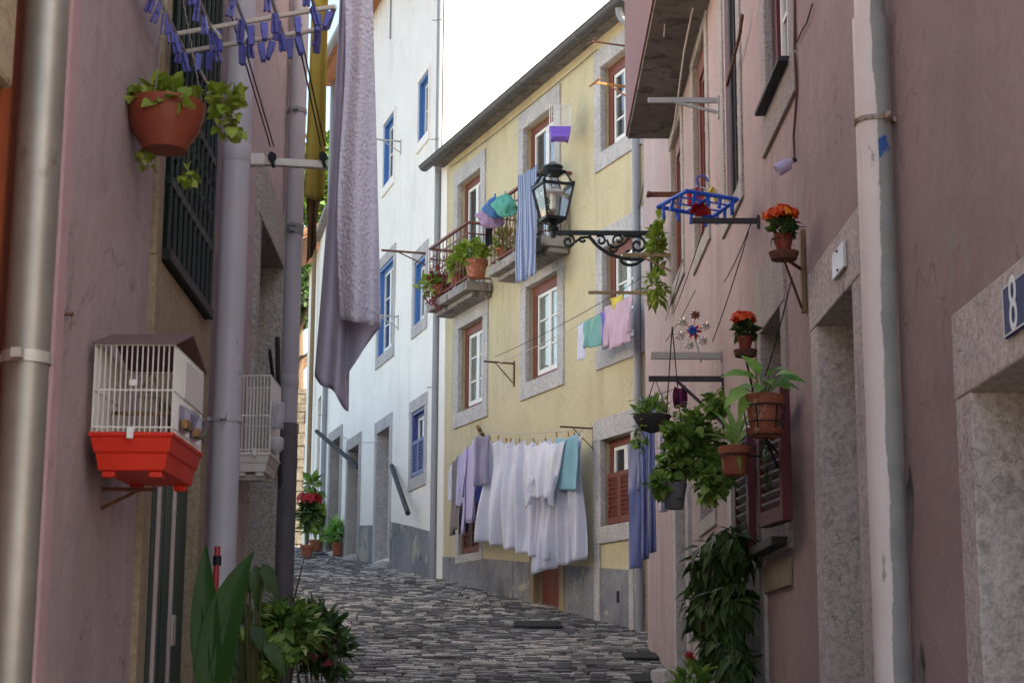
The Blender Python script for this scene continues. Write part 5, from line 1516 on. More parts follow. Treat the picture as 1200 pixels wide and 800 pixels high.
for i in range(6):
    a = 2 * PI * i / 6; mb.tube([V((c.x + 23 * k * 1.06 * math.cos(a), c.y + 23 * k * 1.06 * math.sin(a), c.z - .05)), V((c.x + 19 * k * math.cos(a), c.y + 19 * k * math.sin(a), c.z - .178))], .003, 5)
mb.build('ring', M['iron'], hd)
mb = MB(); ws = 8.25
mb.tube([(c.x, c.y, c.z - .185), RW.P(ws, c.z - .185, .0)], .006, 6); mb.tube([(c.x, c.y, c.z - .185), RW.P(ws, c.z - .30, .0)], .006, 6)
mb.build('arm', M['iron'], hd)
# smaller pot with strap leaves
c = RW.at(861, 523, .26)
def straps(root, c, k):
    lance(root, c, c, [(846, 470, 0), (856, 455, -.05), (878, 470, .03), (872, 462, 0), (835, 500, -.08), (866, 478, .1), (884, 488, -.05), (842, 486, .1), (860, 466, .05), (868, 545, -.12)], .028, 'leafm')
potted('potted_plant', 'strappy leaved plant in a terracotta pot left of the largest pot', 0, 0, 0, 18.5, 34, straps, None, 'terra', False, p=c, rb=14)
k = c.y / 1987
hd = thing('pot_holder', (c.x, c.y, c.z - .15), 'thin wire ring holding the strappy plant pot to the wall', 'pot holder')
mb = MB(); mb.tube([V((c.x + 19 * k * math.cos(a), c.y + 19 * k * math.sin(a), c.z - .045)) for a in [2 * PI * i / 24 for i in range(25)]], .003, 5); mb.build('ring', M['iron'], hd)
MB().tube([(c.x + 19 * k, c.y, c.z - .045), RW.P(c.y + .05, c.z - .045, 0)], .005, 6).build('arm', M['iron'], hd)
# hanging bush in grey bucket
c = RW.at(790, 566, .46)
hb_ = thing('hanging_plant', c - V((0, 0, .2)), 'full bright green bush spilling from a grey hanging bucket', 'hanging plant')
k = c.y / 1987
pot_mb(c, 15 * k, 30 * k, 10 * k, False).build('bucket', M['c_graybag'], hb_, smooth=True)
mb = MB()
for j, (dx, dz, rx, rz, n) in enumerate(((2, 54, 22, 18, 190), (26, 70, 24, 24, 240), (46, 48, 24, 28, 270), (20, 30, 28, 24, 270), (-2, 20, 24, 20, 190), (-14, -2, 18, 16, 110), (56, 14, 18, 32, 200), (48, 92, 16, 18, 100), (38, -4, 16, 28, 110))):
    foliage_mb(c + V((dx * k, R_.uniform(-.12, .12), dz * k)), (rx * k, .13, rz * k), n, .058, .046, 171 + j, shell=.15, lump=5, shape=.75, mb=mb, droop=.25, up=.4)
for j in range(16):
    p = c + V((R_.uniform(-10, 60) * k, R_.uniform(-.15, .1), R_.uniform(0, 90) * k)); q_ = p + V((R_.uniform(-14, 14) * k, R_.uniform(-.1, .05), R_.uniform(-40, 14) * k))
    for i in range(7): mb.leaf(p.lerp(q_, i / 6), V((R_.uniform(-1, 1), R_.uniform(-1, .3), R_.uniform(-.8, .4))), UPZ, R_.uniform(.03, .06), R_.uniform(.025, .045), .3, 3, .75)
mb.build('foliage', M['leafm'], hb_)
stems_mb(c, c + V((20 * k, .05, 40 * k)), (40 * k, .25, 50 * k), 18, .004, 74).build('stem', M['stem'], hb_)
mb = MB()
for s in (-1, 1): mb.tube([c + V((s * 14 * k, 0, 0)), V((c.x, c.y, RW.at(846, 444).z))], .003, 4)
mb.build('hanger', M['iron'], hb_)
# hanging basket from the dark rail
c = at(764, 487, e3.y)
k = c.y / 1987
hb2 = thing('hanging_plant', c - V((0, 0, .15)), 'small leaved plant in a dark hanging basket at the end of the dark rail', 'hanging plant')
MB().lathe(c, [(.02, -20 * k), (14 * k, -16 * k), (21 * k, -4 * k), (22 * k, 0), (20 * k, 0), (.001, -3 * k)], 22).build('basket', M['castiron'], hb2, smooth=True)
mb = foliage_mb(c + V((0, 0, 4 * k)), (29 * k, 24 * k, 22 * k), 330, .055, .024, 75, shell=.1, lump=7, up=1.0)
foliage_mb(c + V((-14 * k, 0, -24 * k)), (11 * k, 10 * k, 20 * k), 90, .05, .026, 76, mb=mb, droop=.5)
mb.build('foliage', M['leafm'], hb2)
mb = MB()
for a in (0, 2.1, 4.2): mb.tube([c + V((21 * k * math.cos(a), 21 * k * math.sin(a), 0)), V((c.x + .02, c.y, e3.z))], .0025, 4)
mb.build('chain', M['iron'], hb2)
# pinwheel of foil flowers on the white rail
pwY = e2.y + .02
pw = thing('pinwheel', at(822, 418, pwY), 'pinwheel of silver foil flowers around a blue centre on the white rail', 'pinwheel')
mb = MB()
def foil(c, r):
    for i in range(8):
        a = 2 * PI * i / 8; d = V((math.cos(a), -.25, math.sin(a)))
        mb.leaf(c, d, V((0, -1, 0)) + V((math.cos(a + 1), 0, math.sin(a + 1))) * .5, r, r * .6, .4, 2, .8, .5)
for (x, y) in ((800, 377), (827, 382), (797, 393), (824, 399), (808, 404)): foil(at(x, y, pwY), .036)
mb.build('silver_flower', plain('silver_foil', lin('#c9c2bc'), .25, .15, 30, metal=.9), pw)
mb = MB(); foil(at(815, 369, pwY), .036); mb.build('brown_flower', plain('bronze_foil', lin('#8a5a48'), .3, .15, 30, metal=.7), pw)
mb = MB(); foil(at(812, 387, pwY - .02), .038); mb.build('centre_flower', plain('blue_foil', lin('#2c5aa8'), .3, .15, 30, metal=.5), pw)
mb = MB()
for (x, y) in ((800, 377), (827, 382), (797, 393), (824, 399), (808, 404), (815, 369)): mb.bar(at(812, 387, pwY + .02), at(x, y, pwY + .02), .012, .004)
for a in range(6): mb.leaf(at(814, 388, pwY), V((math.cos(a), 0, math.sin(a))), V((0, -1, 0)), .055, .03, .2, 2)
mb.build('spokes', plain('red_plastic_film', lin('#c2363c'), .4, .1), pw)
MB().tube([at(812, 387, pwY + .02), at(822, 425, pwY + .02)], .005, 6).build('stick', plain('green_stick', lin('#9ab0a8'), .5), pw)
# furled magenta bag hanging from the dark rail
c = at(797, 450, e3.y)
hang('cloth', 'magenta cloth hanging from the dark rail', 'cloth', at(791, 452, e3.y), at(803, 451, e3.y), kk(26, c.y), None, 'c_magenta', nf=1.5, amp=.025, npeg=1, seed=81, gather=-.03)
# blue washing under the basket
YB = 12.4
cord('clothes_line', 'short line carrying the blue clothes at the far end of the rose wall', [at(736, 470, YB), at(772, 462, YB), RW.at(792, 455, 0)], .005)
trousers('trousers', 'bright blue trousers hanging under the hanging basket', at(750, 468, YB), at(767, 464, YB), kk(186, YB), 'c_blue', 'blue washing by the rose wall', 82)
shirt('shirt', 'lilac blue shirt hanging left of the bright blue trousers', at(735, 520, YB + .25), at(758, 518, YB + .25), kk(48, YB), 'c_bluel', kk(60, YB), .09, 'blue washing by the rose wall', 83)
hang('cloth', 'long blue trouser leg hanging below the lilac blue shirt', 'trousers', at(737, 572, YB + .2), at(752, 570, YB + .2), kk(94, YB), None, 'c_blue', group='blue washing by the rose wall', nf=1, amp=.025, npeg=1, scal=.0, seed=84)
hang('cloth', 'pale lavender cloth hanging right of the bright blue trousers', 'cloth', at(771, 508, 11.6), at(781, 506, 11.6), kk(92, 11.6), None, 'c_lav', nf=1, amp=.03, npeg=1, seed=85)
# blue drying hanger
q = [at(771, 243, 9.26), at(805, 223, 8.94), at(864, 233, 9.10), at(835, 255, 9.47)]
zc_ = sum(p.z for p in q) / 4
for p in q: p.z = zc_
ctr = sum(q, V()) / 4
hg = thing('peg_hanger', ctr, 'bright blue plastic drying hanger hung from the rose wall', 'drying hanger')
mb = MB()
for i in range(4): mb.tube([q[i], q[(i + 1) % 4]], .012, 8)
for u in (.33, .66): mb.tube([q[0].lerp(q[1], u), q[3].lerp(q[2], u)], .005, 6)
mb.tube([q[0].lerp(q[3], .5), q[1].lerp(q[2], .5)], .006, 6)
mb.build('frame', M['hangerblue'], hg, smooth=True)
hz = at(822, 204, 9.2)
mb = MB(); mb.tube([V((ctr.x, ctr.y, zc_)), V((ctr.x, ctr.y, zc_ + .10))] + spiral(V((ctr.x + .02, ctr.y, zc_ + .13)), V((1, 0, 0)), UPZ, .03, .03, PI + .6, -.2, 10), .007, 6); mb.build('hook', M['pegblue'], hg, smooth=True)
mb = MB()
for i in range(4): mb.tube([q[i], V((ctr.x, ctr.y, zc_ + .10))], .003, 4)
mb.build('stay', M['wirewhite'], hg)
for i in range(4):
    for u in (.15, .4, .65, .9) if i % 2 else (.2, .5, .8):
        peg('hb', q[i].lerp(q[(i + 1) % 4], u) - V((0, 0, .018)), R_.uniform(0, 3), R_.uniform(-.2, .2), 'bright blue peg hanging from the blue drying hanger', 'pegs of the blue drying hanger', .05, .02, 'hangerblue')
for nm, col, pts in (('red', '#c43038', ((.35, .4), (.45, .5), (.55, .45), (.3, .6))), ('yellow', '#d8b838', ((.6, .75), (.7, .65))), ('white', '#d8d4d0', ((.5, .65), (.4, .6)))):
    mat_ = plain(nm + '_peg_plastic', lin(col), .4, .08); M['peg' + nm] = mat_
    for j, (u, v) in enumerate(pts):
        p = q[0].lerp(q[1], u).lerp(q[3].lerp(q[2], u), v) + V((0, 0, .07))
        peg('c' + nm, p, R_.uniform(0, 3), R_.uniform(-.9, .9), nm + ' peg piled on top of the blue drying hanger', nm + ' pegs on the blue hanger', .07, .028, 'peg' + nm)
hang('cloth', 'red cloth lying over the middle of the blue drying hanger', 'cloth', ctr + V((-.06, -.02, .03)), ctr + V((.05, .05, .03)), .09, None, 'flred', nf=1.2, amp=.03, npeg=1, seed=91)
# plastic bottle hanging on the wall cable
bt = thing('plastic_bottle', RW.at(932, 190, .06), 'clear plastic bottle hanging from the brown cable', 'bottle')
_b = RW.at(932, 187, .06); ax = at(906, 203, _b.y) - _b
MB().lathe(RW.at(930, 188, .06), [(.009, 0), (.010, .012), (.028, .03), (.03, .04), (.028, .05), (.03, .06), (.03, .085), (.026, .09), (.001, .088)], 16, ax=ax).build('body', plain('lilac_clear_plastic', lin('#b4aed0'), .2, .08, 20), bt, smooth=True)
MB().lathe(RW.at(930, 188, .06), [(.011, -.012), (.012, .004), (.001, .005)], 10, ax=ax).build('cap', M['iron'], bt)
# climbing plant at the far corner
c = RW.at(770, 300, .12)
cl = thing('climbing_plant', RW.at(768, 368, .1), 'pale green climbing plant on the far corner by the lamp bracket', 'climbing plant')
k = c.y / 1987
mb = foliage_mb(c + V((0, 0, 14 * k)), (10 * k, .2, 44 * k), 230, .09, .055, 95, shell=.2, lump=5)
foliage_mb(c + V((-4 * k, -.1, -44 * k)), (13 * k, .2, 20 * k), 110, .11, .05, 96, mb=mb, droop=.7)
mb.build('foliage', M['leafy'], cl)
stems_mb(c - V((0, 0, 50 * k)), c, (8 * k, .1, 60 * k), 10, .006, 97).build('stem', M['stem'], cl)
# dark plant against the low doorway and red flowered plant under it
g0 = G(10.4)
iv = thing('shrub', (RW.P(10.4, 0).x - .2, 10.4, g0), 'dark drooping large leaved shrub in front of the low doorway', 'shrub')
c = RW.at(848, 690, .16); k = c.y / 1987
pot_mb((RW.P(10.4, 0).x - .22, 10.4, g0 + .42), .2, .38).build('pot', M['terradark'], iv, smooth=True)
mb = MB()
for j, (x, y, rx, rz, n) in enumerate(((858, 640, 27, 28, 240), (835, 662, 30, 34, 240), (858, 712, 30, 46, 360), (822, 712, 24, 40, 200), (862, 785, 26, 46, 320), (840, 755, 26, 30, 200))):
    foliage_mb(RW.at(x, y, .16), (rx * k, .16, rz * k), n, .13, .05, 100 + j, up=-.3, droop=.7, curl=.6, mb=mb, shell=.3)
mb.build('foliage', M['leafd'], iv)
stems_mb((RW.P(10.4, 0).x - .22, 10.4, g0 + .4), RW.at(850, 670, .16), (30 * k, .15, 50 * k), 14, .008, 105).build('stem', M['bark'], iv)
c = at(815, 800, 9.6); k = c.y / 1987
rf_ = thing('flowering_plant', (c.x, c.y, G(9.6)), 'green plant with one red flower at the foot of the dark shrub', 'flowering plant')
pot_mb((c.x, c.y, c.z - .16), .13, c.z - .16 - G(9.6) - .03).build('pot', M['terra'], rf_, smooth=True)
foliage_mb(c + V((0, 0, -.05)), (28 * k, .14, 24 * k), 120, .13, .06, 110, curl=.5).build('foliage', M['leafm'], rf_)
flowers_mb(at(808, 769, 9.55), (4 * k, .02, 4 * k), 5, .03, 111).build('flower', M['flred'], rf_)
stems_mb((c.x, c.y, c.z - .18), c, (20 * k, .1, 20 * k), 8, .005, 112).build('stem', M['stem'], rf_)
# leaves hanging in front of the shutters
c = RW.at(905, 545, .1); k = c.y / 1987
tr = thing('trailing_plant', c - V((0, 0, .16)), 'thin dark trailing plant in front of the low shuttered window', 'trailing plant')
foliage_mb(c, (16 * k, .07, 44 * k), 90, .08, .018, 115, droop=1.1, up=-.5).build('foliage', M['leafd'], tr)
stems_mb(c + V((0, 0, 40 * k)), c, (14 * k, .05, 40 * k), 8, .003, 116).build('stem', M['stem'], tr)
MB().lathe(c + V((0, 0, 40 * k)), [(.02, -.05), (.04, -.02), (.045, 0), (.001, -.01)], 12).build('pot', M['terradark'], tr, smooth=True)
# iron gratings in the street
for (x, y, Y, w, lab) in ((757, 752, 16.2, .42, 'dark iron doormat grating by the foot of the drainpipe'), (772, 787, 14.2, .44, 'nearest dark grating on the cobbles by the rose wall'), (630, 717, 20.0, .55, 'dark flat grating on the cobbles below the white sheets'), (392, 655, 34.8, .8, 'dark drain cover on the cobbles near the far pots')):
    flat_on_street(x, y, w, .55, .03, 'grating', lab, M['mat'], 'grating', Y)

# ------------------------------------------------------------------ left side
# red cage
Y0, Y1 = 4.2, 4.60
x0, x1 = at(110, 450, Y0).x, at(203, 450, Y0).x
zt_ = at(155, 506, Y0).z; zb0 = at(155, 550, Y0).z; z1_ = at(155, 404, Y0).z
rc = thing('birdcage', (x0 + .1, 4.4, zb0), 'white wire birdcage with bright red tray and mauve roof', 'birdcage')
birdcage(rc, x0, x1, Y0, Y1, zb0, zt_, z1_, 'plasticred', 'cageroof', 'wirewhite', .0018, 15, True, ridge=z1_ + .062)
mb = MB(); mb.obox(V((x1 + .003, (Y0 + Y1) / 2 + .06, (zt_ + z1_) / 2 + .045)), V((.002, 0, 0)), V((0, .13, 0)), V((0, 0, .05))); mb.build('panel', M['cagewhite'], rc, bevel=.001)
for y in (Y0 + .07, Y0 + .22):
    mb = MB(); mb.hexa([V((x1 + .004, y, zt_ + .012)), V((x1 + .004, y + .07, zt_ + .012)), V((x1 + .028, y + .07, zt_ + .022)), V((x1 + .028, y, zt_ + .022)),
                        V((x1 + .004, y, zt_ + .08)), V((x1 + .004, y + .07, zt_ + .08)), V((x1 + .045, y + .07, zt_ + .062)), V((x1 + .045, y, zt_ + .062))])
    fd = mb.build('feeder', M['clearplastic'], rc, bevel=.002)
    MB().obox(V((x1 + .016, y + .035, zt_ + .032)), V((.008, 0, 0)), V((0, .03, 0)), V((0, 0, .012))).build('seed', M['seed'], fd, bevel=.003)
xm = (x0 + x1) / 2
mb = MB(); mb.obox(V((xm, Y0 - .014, zt_ - .004)), V((.008, 0, 0)), V((0, .005, 0)), V((0, 0, .014))); mb.build('latch', M['wirewhite'], rc, bevel=.002)
mb = MB(); mb.tube([(x0 + .01, Y0 + .16, zt_ + .07), (x1 - .01, Y0 + .16, zt_ + .07)], .006, 6); mb.build('perch', M['wood'], rc)
mb = MB(); mb.tube([(xm, Y0 + .2, z1_ - .03), (xm - .03, Y0 + .2, z1_ - .1), (xm + .03, Y0 + .2, z1_ - .1), (xm, Y0 + .2, z1_ - .03)], .003, 5); mb.build('swing', M['wood'], rc)
mb = MB(); mb.obox(V((xm, Y0 - .004, zt_ + (z1_ - zt_) * .56)), V((.010, 0, 0)), V((0, .004, 0)), V((0, 0, .008))); mb.build('door_catch', M['wirewhite'], rc, bevel=.002)
mb = MB(); mb.tube([LW.P(4.47, zb0 - .02, -.01), LW.P(4.47, zb0 - .02, .14)], .006, 6); mb.tube([LW.P(4.47, zb0 - .07, .0), LW.P(4.47, zb0 - .02, .1)], .005, 6); mb.build('support', M['rust'], rc)
# white cage behind the lilac pipe
Y0, Y1 = 6.95, 7.25
x0, x1 = at(272, 500, Y0).x, at(316, 500, Y0).x
zt_ = at(300, 530, Y0).z; zb0 = at(300, 552, Y0).z; z1_ = at(300, 440, Y0).z
wc = thing('birdcage', (x0 + .1, 7.1, zb0), 'white birdcage with white tray behind the lilac drainpipe', 'birdcage')
birdcage(wc, x0, x1, Y0, Y1, zb0, zt_, z1_, 'cagewhite', 'cagewhite', 'wirewhite', .0022, 11, False, False)
mb = MB(); mb.lathe((x1 + .025, Y0 + .05, zt_ + .0), [(.01, 0), (.028, .02), (.03, .06), (.02, .07)], 12, capb=True); 
fd = mb.build('feeder', M['bag'], wc, smooth=True)
MB().lathe((x1 + .025, Y0 + .05, zt_ + .004), [(.008, 0), (.024, .018), (.024, .03), (.001, .034)], 10).build('seed', M['seed'], fd)
mb = MB(); mb.obox(V(((x0 + x1) / 2 + .02, Y0 - .014, zt_ + .0)), V((.008, 0, 0)), V((0, .005, 0)), V((0, 0, .016))); mb.build('latch', M['wirewhite'], wc, bevel=.002)
mb = MB(); mb.box(LW, 7.0, 7.04, zb0 - .03, zb0 - .005, -.05, .12); mb.build('support', M['steel'], wc)
o = hang('plastic_bag', 'thin white plastic bag hanging on the side of the white birdcage', 'bag', (x1 + .01, Y0 + .01, at(318, 470, Y0).z), (x1 + .055, Y0 + .03, at(318, 470, Y0).z), .11, None, 'bag', nf=1.2, amp=.012, npeg=1, scal=.0, seed=120, nu=12, nv=10)
# hanging bowl pot
Yh = 4.6
c = at(195, 122, Yh); k = Yh / 1987
hp = thing('hanging_plant', c - V((0, 0, .14)), 'round brown hanging bowl with trailing yellow green leaves on the left wall', 'hanging plant')
r = 47 * k
MB().lathe(c, [(.55 * r, -58 * k), (.58 * r, -56 * k), (.6 * r, -52 * k), (.82 * r, -38 * k), (.96 * r, -18 * k), (r, 0), (r * .95, 0), (.001, -6 * k)], 32).build('bowl', M['terradark'], hp, smooth=True)
mb = foliage_mb(c + V((0, -.01, 8 * k)), (52 * k, 44 * k, 18 * k), 150, .042, .040, 121, shell=.3, lump=4, shape=.75, curl=.2)
foliage_mb(c + V((-30 * k, -.06, 2 * k)), (26 * k, .04, 14 * k), 40, .036, .034, 122, mb=mb, shape=.75, curl=.2)
foliage_mb(c + V((70 * k, -.02, 6 * k)), (26 * k, .05, 18 * k), 60, .040, .038, 123, mb=mb, shape=.75, curl=.2)
foliage_mb(c + V((76 * k, -.02, -26 * k)), (20 * k, .04, 24 * k), 50, .036, .034, 124, mb=mb, shape=.75, droop=.8)
foliage_mb(c + V((10 * k, -.09, -8 * k)), (30 * k, .02, 12 * k), 26, .044, .042, 125, mb=mb, shape=.75, droop=.8)
foliage_mb(c + V((-25 * k, .02, -68 * k)), (12 * k, .03, 10 * k), 22, .034, .03, 126, mb=mb, shape=.75, droop=.5)
foliage_mb(c + V((25 * k, .04, -84 * k)), (14 * k, .03, 9 * k), 24, .034, .03, 127, mb=mb, shape=.75, droop=.5)
mb.build('foliage', M['leafy'], hp)
mb = stems_mb(c, c + V((0, 0, 4 * k)), (50 * k, 40 * k, 14 * k), 16, .0025, 128)
for e in ((80, -40), (60, -10)): mb.tube(bez(c, c + V((20 * k, 0, 20 * k)), c + V((e[0] * k, -.02, 20 * k)), c + V((e[0] * k, -.02, e[1] * k))), .002, 4)
for e in ((-25, -70), (25, -86)): mb.tube([c + V((e[0] * k, .06, 0)), c + V((e[0] * k, .03, e[1] * k))], .002, 4)
mb.build('stem', M['stem'], hp)
mb = MB()
tz = at(195, -60, Yh).z
for a in (.4, 2.5, 4.6):
    p0 = c + V((r * .95 * math.cos(a), r * .95 * math.sin(a), 0)); p1 = V((c.x, c.y, tz)); n = 38
    for i in range(n):
        q0 = p0.lerp(p1, i / n); q1 = p0.lerp(p1, (i + 1.15) / n)
        s = V((.0022, 0, 0)) if i % 2 else V((0, .0022, 0))
        mb.tube([q0 - s, (q0 + q1) / 2 + s * 1.2, q1 - s], .0012, 4)
mb.build('chain', M['steel'], hp)
# drying airer on the left wall
ar = thing('drying_airer', LW.P(5.0, 3.3, 0), 'white aluminium fold out drying airer hung with blue pegs', 'drying airer')
mb = MB()
P = lambda x, y, Y: at(x, y, Y)
arms = [(P(196, 42, 5.0), P(392, 8, 5.0)), (P(212, 62, 5.12), P(384, 33, 5.12))]
for a, b in arms: mb.tube([a, b], .0085, 8)
mb.tube([arms[0][1], arms[1][1]], .0085, 8)
mb.build('frame', M['alu'], ar, smooth=True)
mb = MB(); rails = []
for u in (.03, .26, .48, .70, .95):
    p = arms[1][0].lerp(arms[1][1], u); e = V((p.x, 4.2, p.z + .02)); mb.tube([p, e], .0055, 6); rails.append((p, e))
mb.build('rails', M['alu'], ar, smooth=True)
mb = MB(); mb.tube([arms[1][0].lerp(arms[1][1], .06), LW.at(246, 106, .02)], .007, 6); mb.tube([P(245, 28, 5.05), P(258, 44, 4.9)], .006, 6); mb.build('strut', M['alu'], ar, smooth=True)
PL = ('blue plastic clothes peg hanging from the white drying airer', 'blue pegs on the white drying airer')
for (i, n) in ((0, 9), (1, 6), (2, 3), (3, 3), (4, 3)):
    a, b = rails[i]
    for j in range(n):
        u = (j + .3) / n * (.75 if i < 2 else .5)
        peg('b', a.lerp(b, u) - V((0, 0, .022)), PI / 2 + R_.uniform(-.4, .4), R_.uniform(-.35, .35), *PL)
for (i, us) in ((0, (.30, .44, .50, .58, .66, .78, .9, .97)), (1, (.12, .2, .42, .55, .62, .74, .8, .93))):
    a, b = arms[i]
    for u in us: peg('b', a.lerp(b, u) - V((0, 0, .024)), R_.uniform(-.6, .6), R_.uniform(-.3, .3), *PL)
# line pulley bracket below it
Yp_ = 6.9
pb = thing('pulley_bracket', LW.P(Yp_, 3.7, 0), 'white metal bar bracket with two dark cord pulleys on the left wall', 'bracket')
a, b = P(290, 188, Yp_), P(384, 194, Yp_); a = LW.P(Yp_, a.z, -.02)
MB().bar(a, b, .03, .032).build('arm', M['alu'], pb, bevel=.003)
mb = MB(); s = P(318, 186, Yp_); mb.bar(LW.P(Yp_, a.z, .0), LW.P(Yp_, a.z, .09), .05, .05); mb.build('wall_socket', M['wirewhite'], pb, bevel=.004)
for x in (319, 379):
    c = P(x, 184, Yp_ - .03); mb = MB(); mb.lathe(c - V((0, .008, 0)), [(.018, 0), (.014, .006), (.018, .014)], 12, capt=True, ax=(0, 1, 0)); mb.tube([c + V((-.006, 0, .02)), c + V((.008, 0, -.045))], .008, 6)
    mb.build('pulley', M['iron'], pb)
for i, (x0_, y0_, x1_, y1_) in enumerate(((272, 22, 317, 172), (277, 22, 321, 172), (347, 35, 376, 172), (351, 35, 381, 172))):
    cord('cord', ('dark cord running from airer to the inner pulley', 'second dark cord beside the inner pulley cord', 'dark cord running from airer to the outer pulley', 'second dark cord beside the outer pulley cord')[i], sagline(P(x0_, y0_, 5.1), P(x1_, y1_, Yp_ - .03), .0), .0028, 'ropedark', 'cord')
# mustard cloth
Ym = 8.3
hang('cloth', 'long narrow mustard yellow cloth hanging beside the left drainpipe', 'cloth', P(367, -30, Ym), P(385, -30, Ym), kk(284, Ym), None, 'c_mustard', nf=.8, amp=.02, npeg=1, scal=0, seed=131, nu=18, nv=40, flare=.02)
hang('cloth', 'shadowed underside of the mustard cloth, its shade painted brown', 'cloth', P(358, 215, Ym + .06), P(377, 222, Ym + .06), kk(100, Ym), kk(70, Ym), 'c_mustard_shade', nf=1, amp=.02, npeg=1, scal=0, seed=132, nu=18, nv=20, gather=.02, flare=-.03)  # lower fold of the mustard cloth, darkened by colour to read as shade
cord('clothes_line', 'line high above the left wall carrying the mustard and lavender cloths', [P(352, -34, Ym), P(460, -34, Ym - 1.0)], .004)
# big lavender sheet
Yv = 7.4
def lav():
    mb = MB(); 
    top = [P(404, -25, Yv), P(437, -25, Yv - .05)]
    # front panel: crepe, hem at y~375-395; back panel longer, smoother, reaching y~478
    def front(u, v):
        xt = 404 + (436 - 404) * u; xb = 396 + (446 - 396) * u
        yb = 374 + 9 * u
        x = xt + (xb - xt) * v ** .9 + 3 * math.sin(v * 7 + u * 2) * (1 - u)
        y = -25 + (yb + 25) * v
        return at(x, y, Yv - .08 + .035 * math.sin(u * 7.5 + v * 2) * (.4 + v) + .03 * math.sin(v * 5))
    mb.grid(front, 30, 60)
    return mb.build('bed_sheet', M['c_lav'], None, smooth=True, solid=.004)
o = lav(); tag(o, 'long lavender crepe sheet hanging in front of the white house', 'sheet')
def lav2():
    mb = MB()
    def back(u, v):
        xt = 399 + (425 - 399) * u
        xb = 369 + (445 - 369) * u - (18 * math.sin(PI * (u - .52) / .48) if u > .52 else 0)
        yb = (440 + 40 * u / .52) if u < .52 else 480 - 92 * (u - .52) / .48; yb += 4 * math.sin(u * 17) 
        x = xt + (xb - xt) * v ** 1.25; y = -20 + (yb + 20) * v
        return at(x, y, Yv + .05 + .05 * math.sin(u * 11 + v * 1.5) * (.2 + .8 * v) + .02 * math.sin(u * 23 + v * 3))
    mb.grid(back, 48, 60)
    return mb.build('lining', M['c_lavplain'], o, smooth=True, solid=.004)
lav2()
# red handled rod by the lilac pipe
rd = thing('broom', at(256, 700, 5.6), 'red handled stick with a black collar leaning by the lilac drainpipe', 'broom')
xr_ = at(255, 640, 5.6)
MB().tube([xr_, V((xr_.x - .01, 5.55, G(5.6) + .2))], .010, 8).build('handle', M['plasticred2'] if 'plasticred2' in M else M['flred'], rd, smooth=True)
MB().tube([xr_ - V((0, 0, .03)), xr_ - V((0, 0, .06))], .014, 8).build('collar', M['iron'], rd, smooth=True)
MB().obox(V((xr_.x - .01, 5.55, G(5.6) + .11)), V((.03, 0, 0)), V((0, .12, 0)), V((0, 0, .1))).build('bristles', M['wood'], rd, bevel=.01)
# strap leaved plant in a tub
def ground_pot(root, x, Y, r, h, mat='terra'):
    c = V((x, Y, G(Y) + h + .02)); pot_mb(c, r, h).build('pot', M[mat], root, smooth=True); 
    MB().lathe(c - V((0, 0, h * .12)), [(.001, .004), (r * .84, 0)], 20, capb=False).build('soil', M['soil'], root)
    return c
xs_ = at(246, 800, 5.2).x
st = thing('potted_plant', (xs_, 5.2, G(5.2)), 'tall plant with broad upright strap leaves at the foot of the lilac drainpipe', 'potted plant')
c = ground_pot(st, xs_, 5.2, .15, .28)
def blade(pts, W, mat='strap', mb=None, face=V((0, -1, .2))):
    n = len(pts); rows = []
    for i, p in enumerate(pts):
        d = (pts[min(i + 1, n - 1)] - pts[max(i - 1, 0)]).normalized(); s = d.cross(face).normalized(); k_ = i / (n - 1)
        w = W * .5 * min(1, .35 + 2.2 * k_) * (1 - max(0, (k_ - .55) / .45) ** 1.6) + .001
        f = s.cross(d) * (w * .35)
        rows.append([mb.vert(p - s * w + f), mb.vert(p - s * w * .5 + f * .35), mb.vert(p), mb.vert(p + s * w * .5 + f * .35), mb.vert(p + s * w + f)])
    for a, b in zip(rows, rows[1:]):
        for q_ in range(4): mb.idx((a[q_], a[q_ + 1], b[q_ + 1], b[q_]))
mb = MB()
for (pts, W) in (([(246, 800), (240, 740), (240, 690), (241, 636)], .085), ([(250, 800), (256, 745), (268, 690), (298, 645)], .11), ([(254, 810), (262, 770), (272, 735), (276, 700)], .06), ([(242, 810), (234, 760), (229, 720), (232, 690)], .05)):
    p = [at(x, y, 5.15) for x, y in pts]; p = bez(*p, 14)
    base = V((c.x, 5.2, c.z)); p = [base.lerp(p[0], i / 5) for i in range(5)] + p
    blade(p, W, mb=mb)
mb.build('foliage', M['strap'], st, smooth=True)
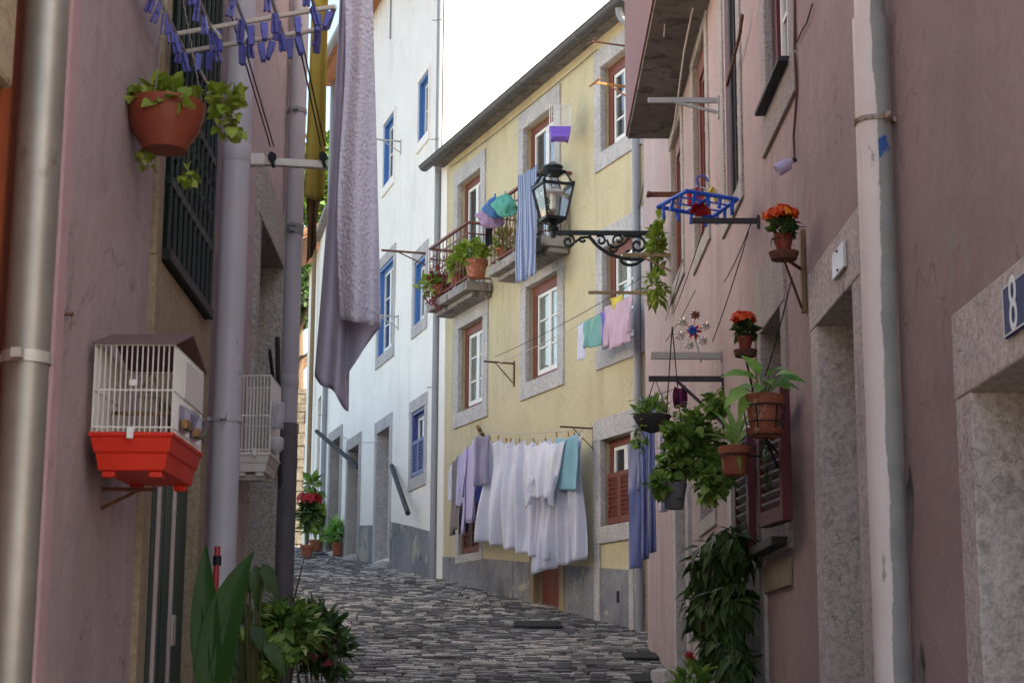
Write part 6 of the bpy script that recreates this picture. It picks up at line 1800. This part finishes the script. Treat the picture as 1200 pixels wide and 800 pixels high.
# drooping big leaves
xd = at(300, 760, 6.2).x
dl = thing('potted_plant', (xd, 6.2, G(6.2)), 'plant with large drooping dark leaves behind the strap leaved plant', 'potted plant')
c = ground_pot(dl, xd, 6.2, .14, .26)
mb = MB(); sm = MB(); rr = random.Random(9)
hub = at(300, 672, 6.2)
for (x, y, tx, ty, L) in ((292, 668, 284, 700, 1), (300, 662, 300, 715, 1), (308, 660, 322, 700, 1), (304, 664, 312, 690, .9), (286, 672, 276, 690, .8), (278, 725, 262, 760, 1), (285, 705, 290, 740, 1), (296, 730, 310, 770, 1), (276, 745, 285, 795, 1), (265, 770, 280, 800, 1), (310, 750, 330, 790, 1), (290, 715, 275, 735, .9)):
    a = at(x, y, 6.2 + rr.uniform(-.15, .15)); b = at(tx, ty, a.y - .05); d = b - a
    mb.leaf(a, d + V((0, 0, .25 * d.length)), V((0, -.8, .5)), d.length * 1.05, .052 * L, .6, 5, .6, .25)
    sm.tube(bez(V((xd, 6.2, c.z - .02)), V((xd, 6.2, c.z + .4)), a + V((0, 0, .05)), a, 8), .004, 5)
mb.build('foliage', M['leafd'], dl, smooth=True); sm.build('stem', M['stem'], dl)
# variegated bushy plants along the wall foot
for nm, lab, x, y, Y, rx, rz, n, L, W_, mat, seed in (('shrub', 'variegated leafy shrub at the foot of the left wall', 332, 738, 7.2, 44, 42, 560, .075, .04, 'leafv', 141),
                                              ('shrub', 'dark glossy shrub spilling over the cobbles at the left', 374, 752, 7.6, 36, 50, 520, .10, .035, 'leafd', 142),
                                              ('shrub', 'mid green shrub lowest in the left corner', 302, 775, 6.8, 36, 36, 300, .08, .045, 'leafm', 143)):
    c0 = at(x, y, Y); k = Y / 1987
    t = thing(nm, (c0.x, Y, G(Y)), lab, 'shrub', 'shrubs in pots along the left wall')
    c = ground_pot(t, c0.x, Y, .16, .3, 'terradark')
    foliage_mb(c0, (rx * k, .2, rz * k), n, L, W_, seed, shell=.3, lump=6, curl=.5).build('foliage', M[mat], t)
    stems_mb(c - V((0, 0, .05)), c0, (rx * k, .15, rz * k), 12, .005, seed).build('stem', M['stem'], t)
    if seed == 142: 
        foliage_mb(c0 + V((.02, -.1, -.06)), (20 * k, .1, 16 * k), 50, .09, .05, 150, shell=.3).build('red_foliage', M['reddish'], t)
p0 = at(345, 700, 7.2); p1 = at(358, 648, 7.2)
tag(MB().tube([V((p0.x - .01, 7.2, G(7.2) + .28)), p0, p1], [.006, .005, .002], 6).build('plant_stake', M['bark'], None), 'thin dark stake rising from the variegated shrub', 'stake')
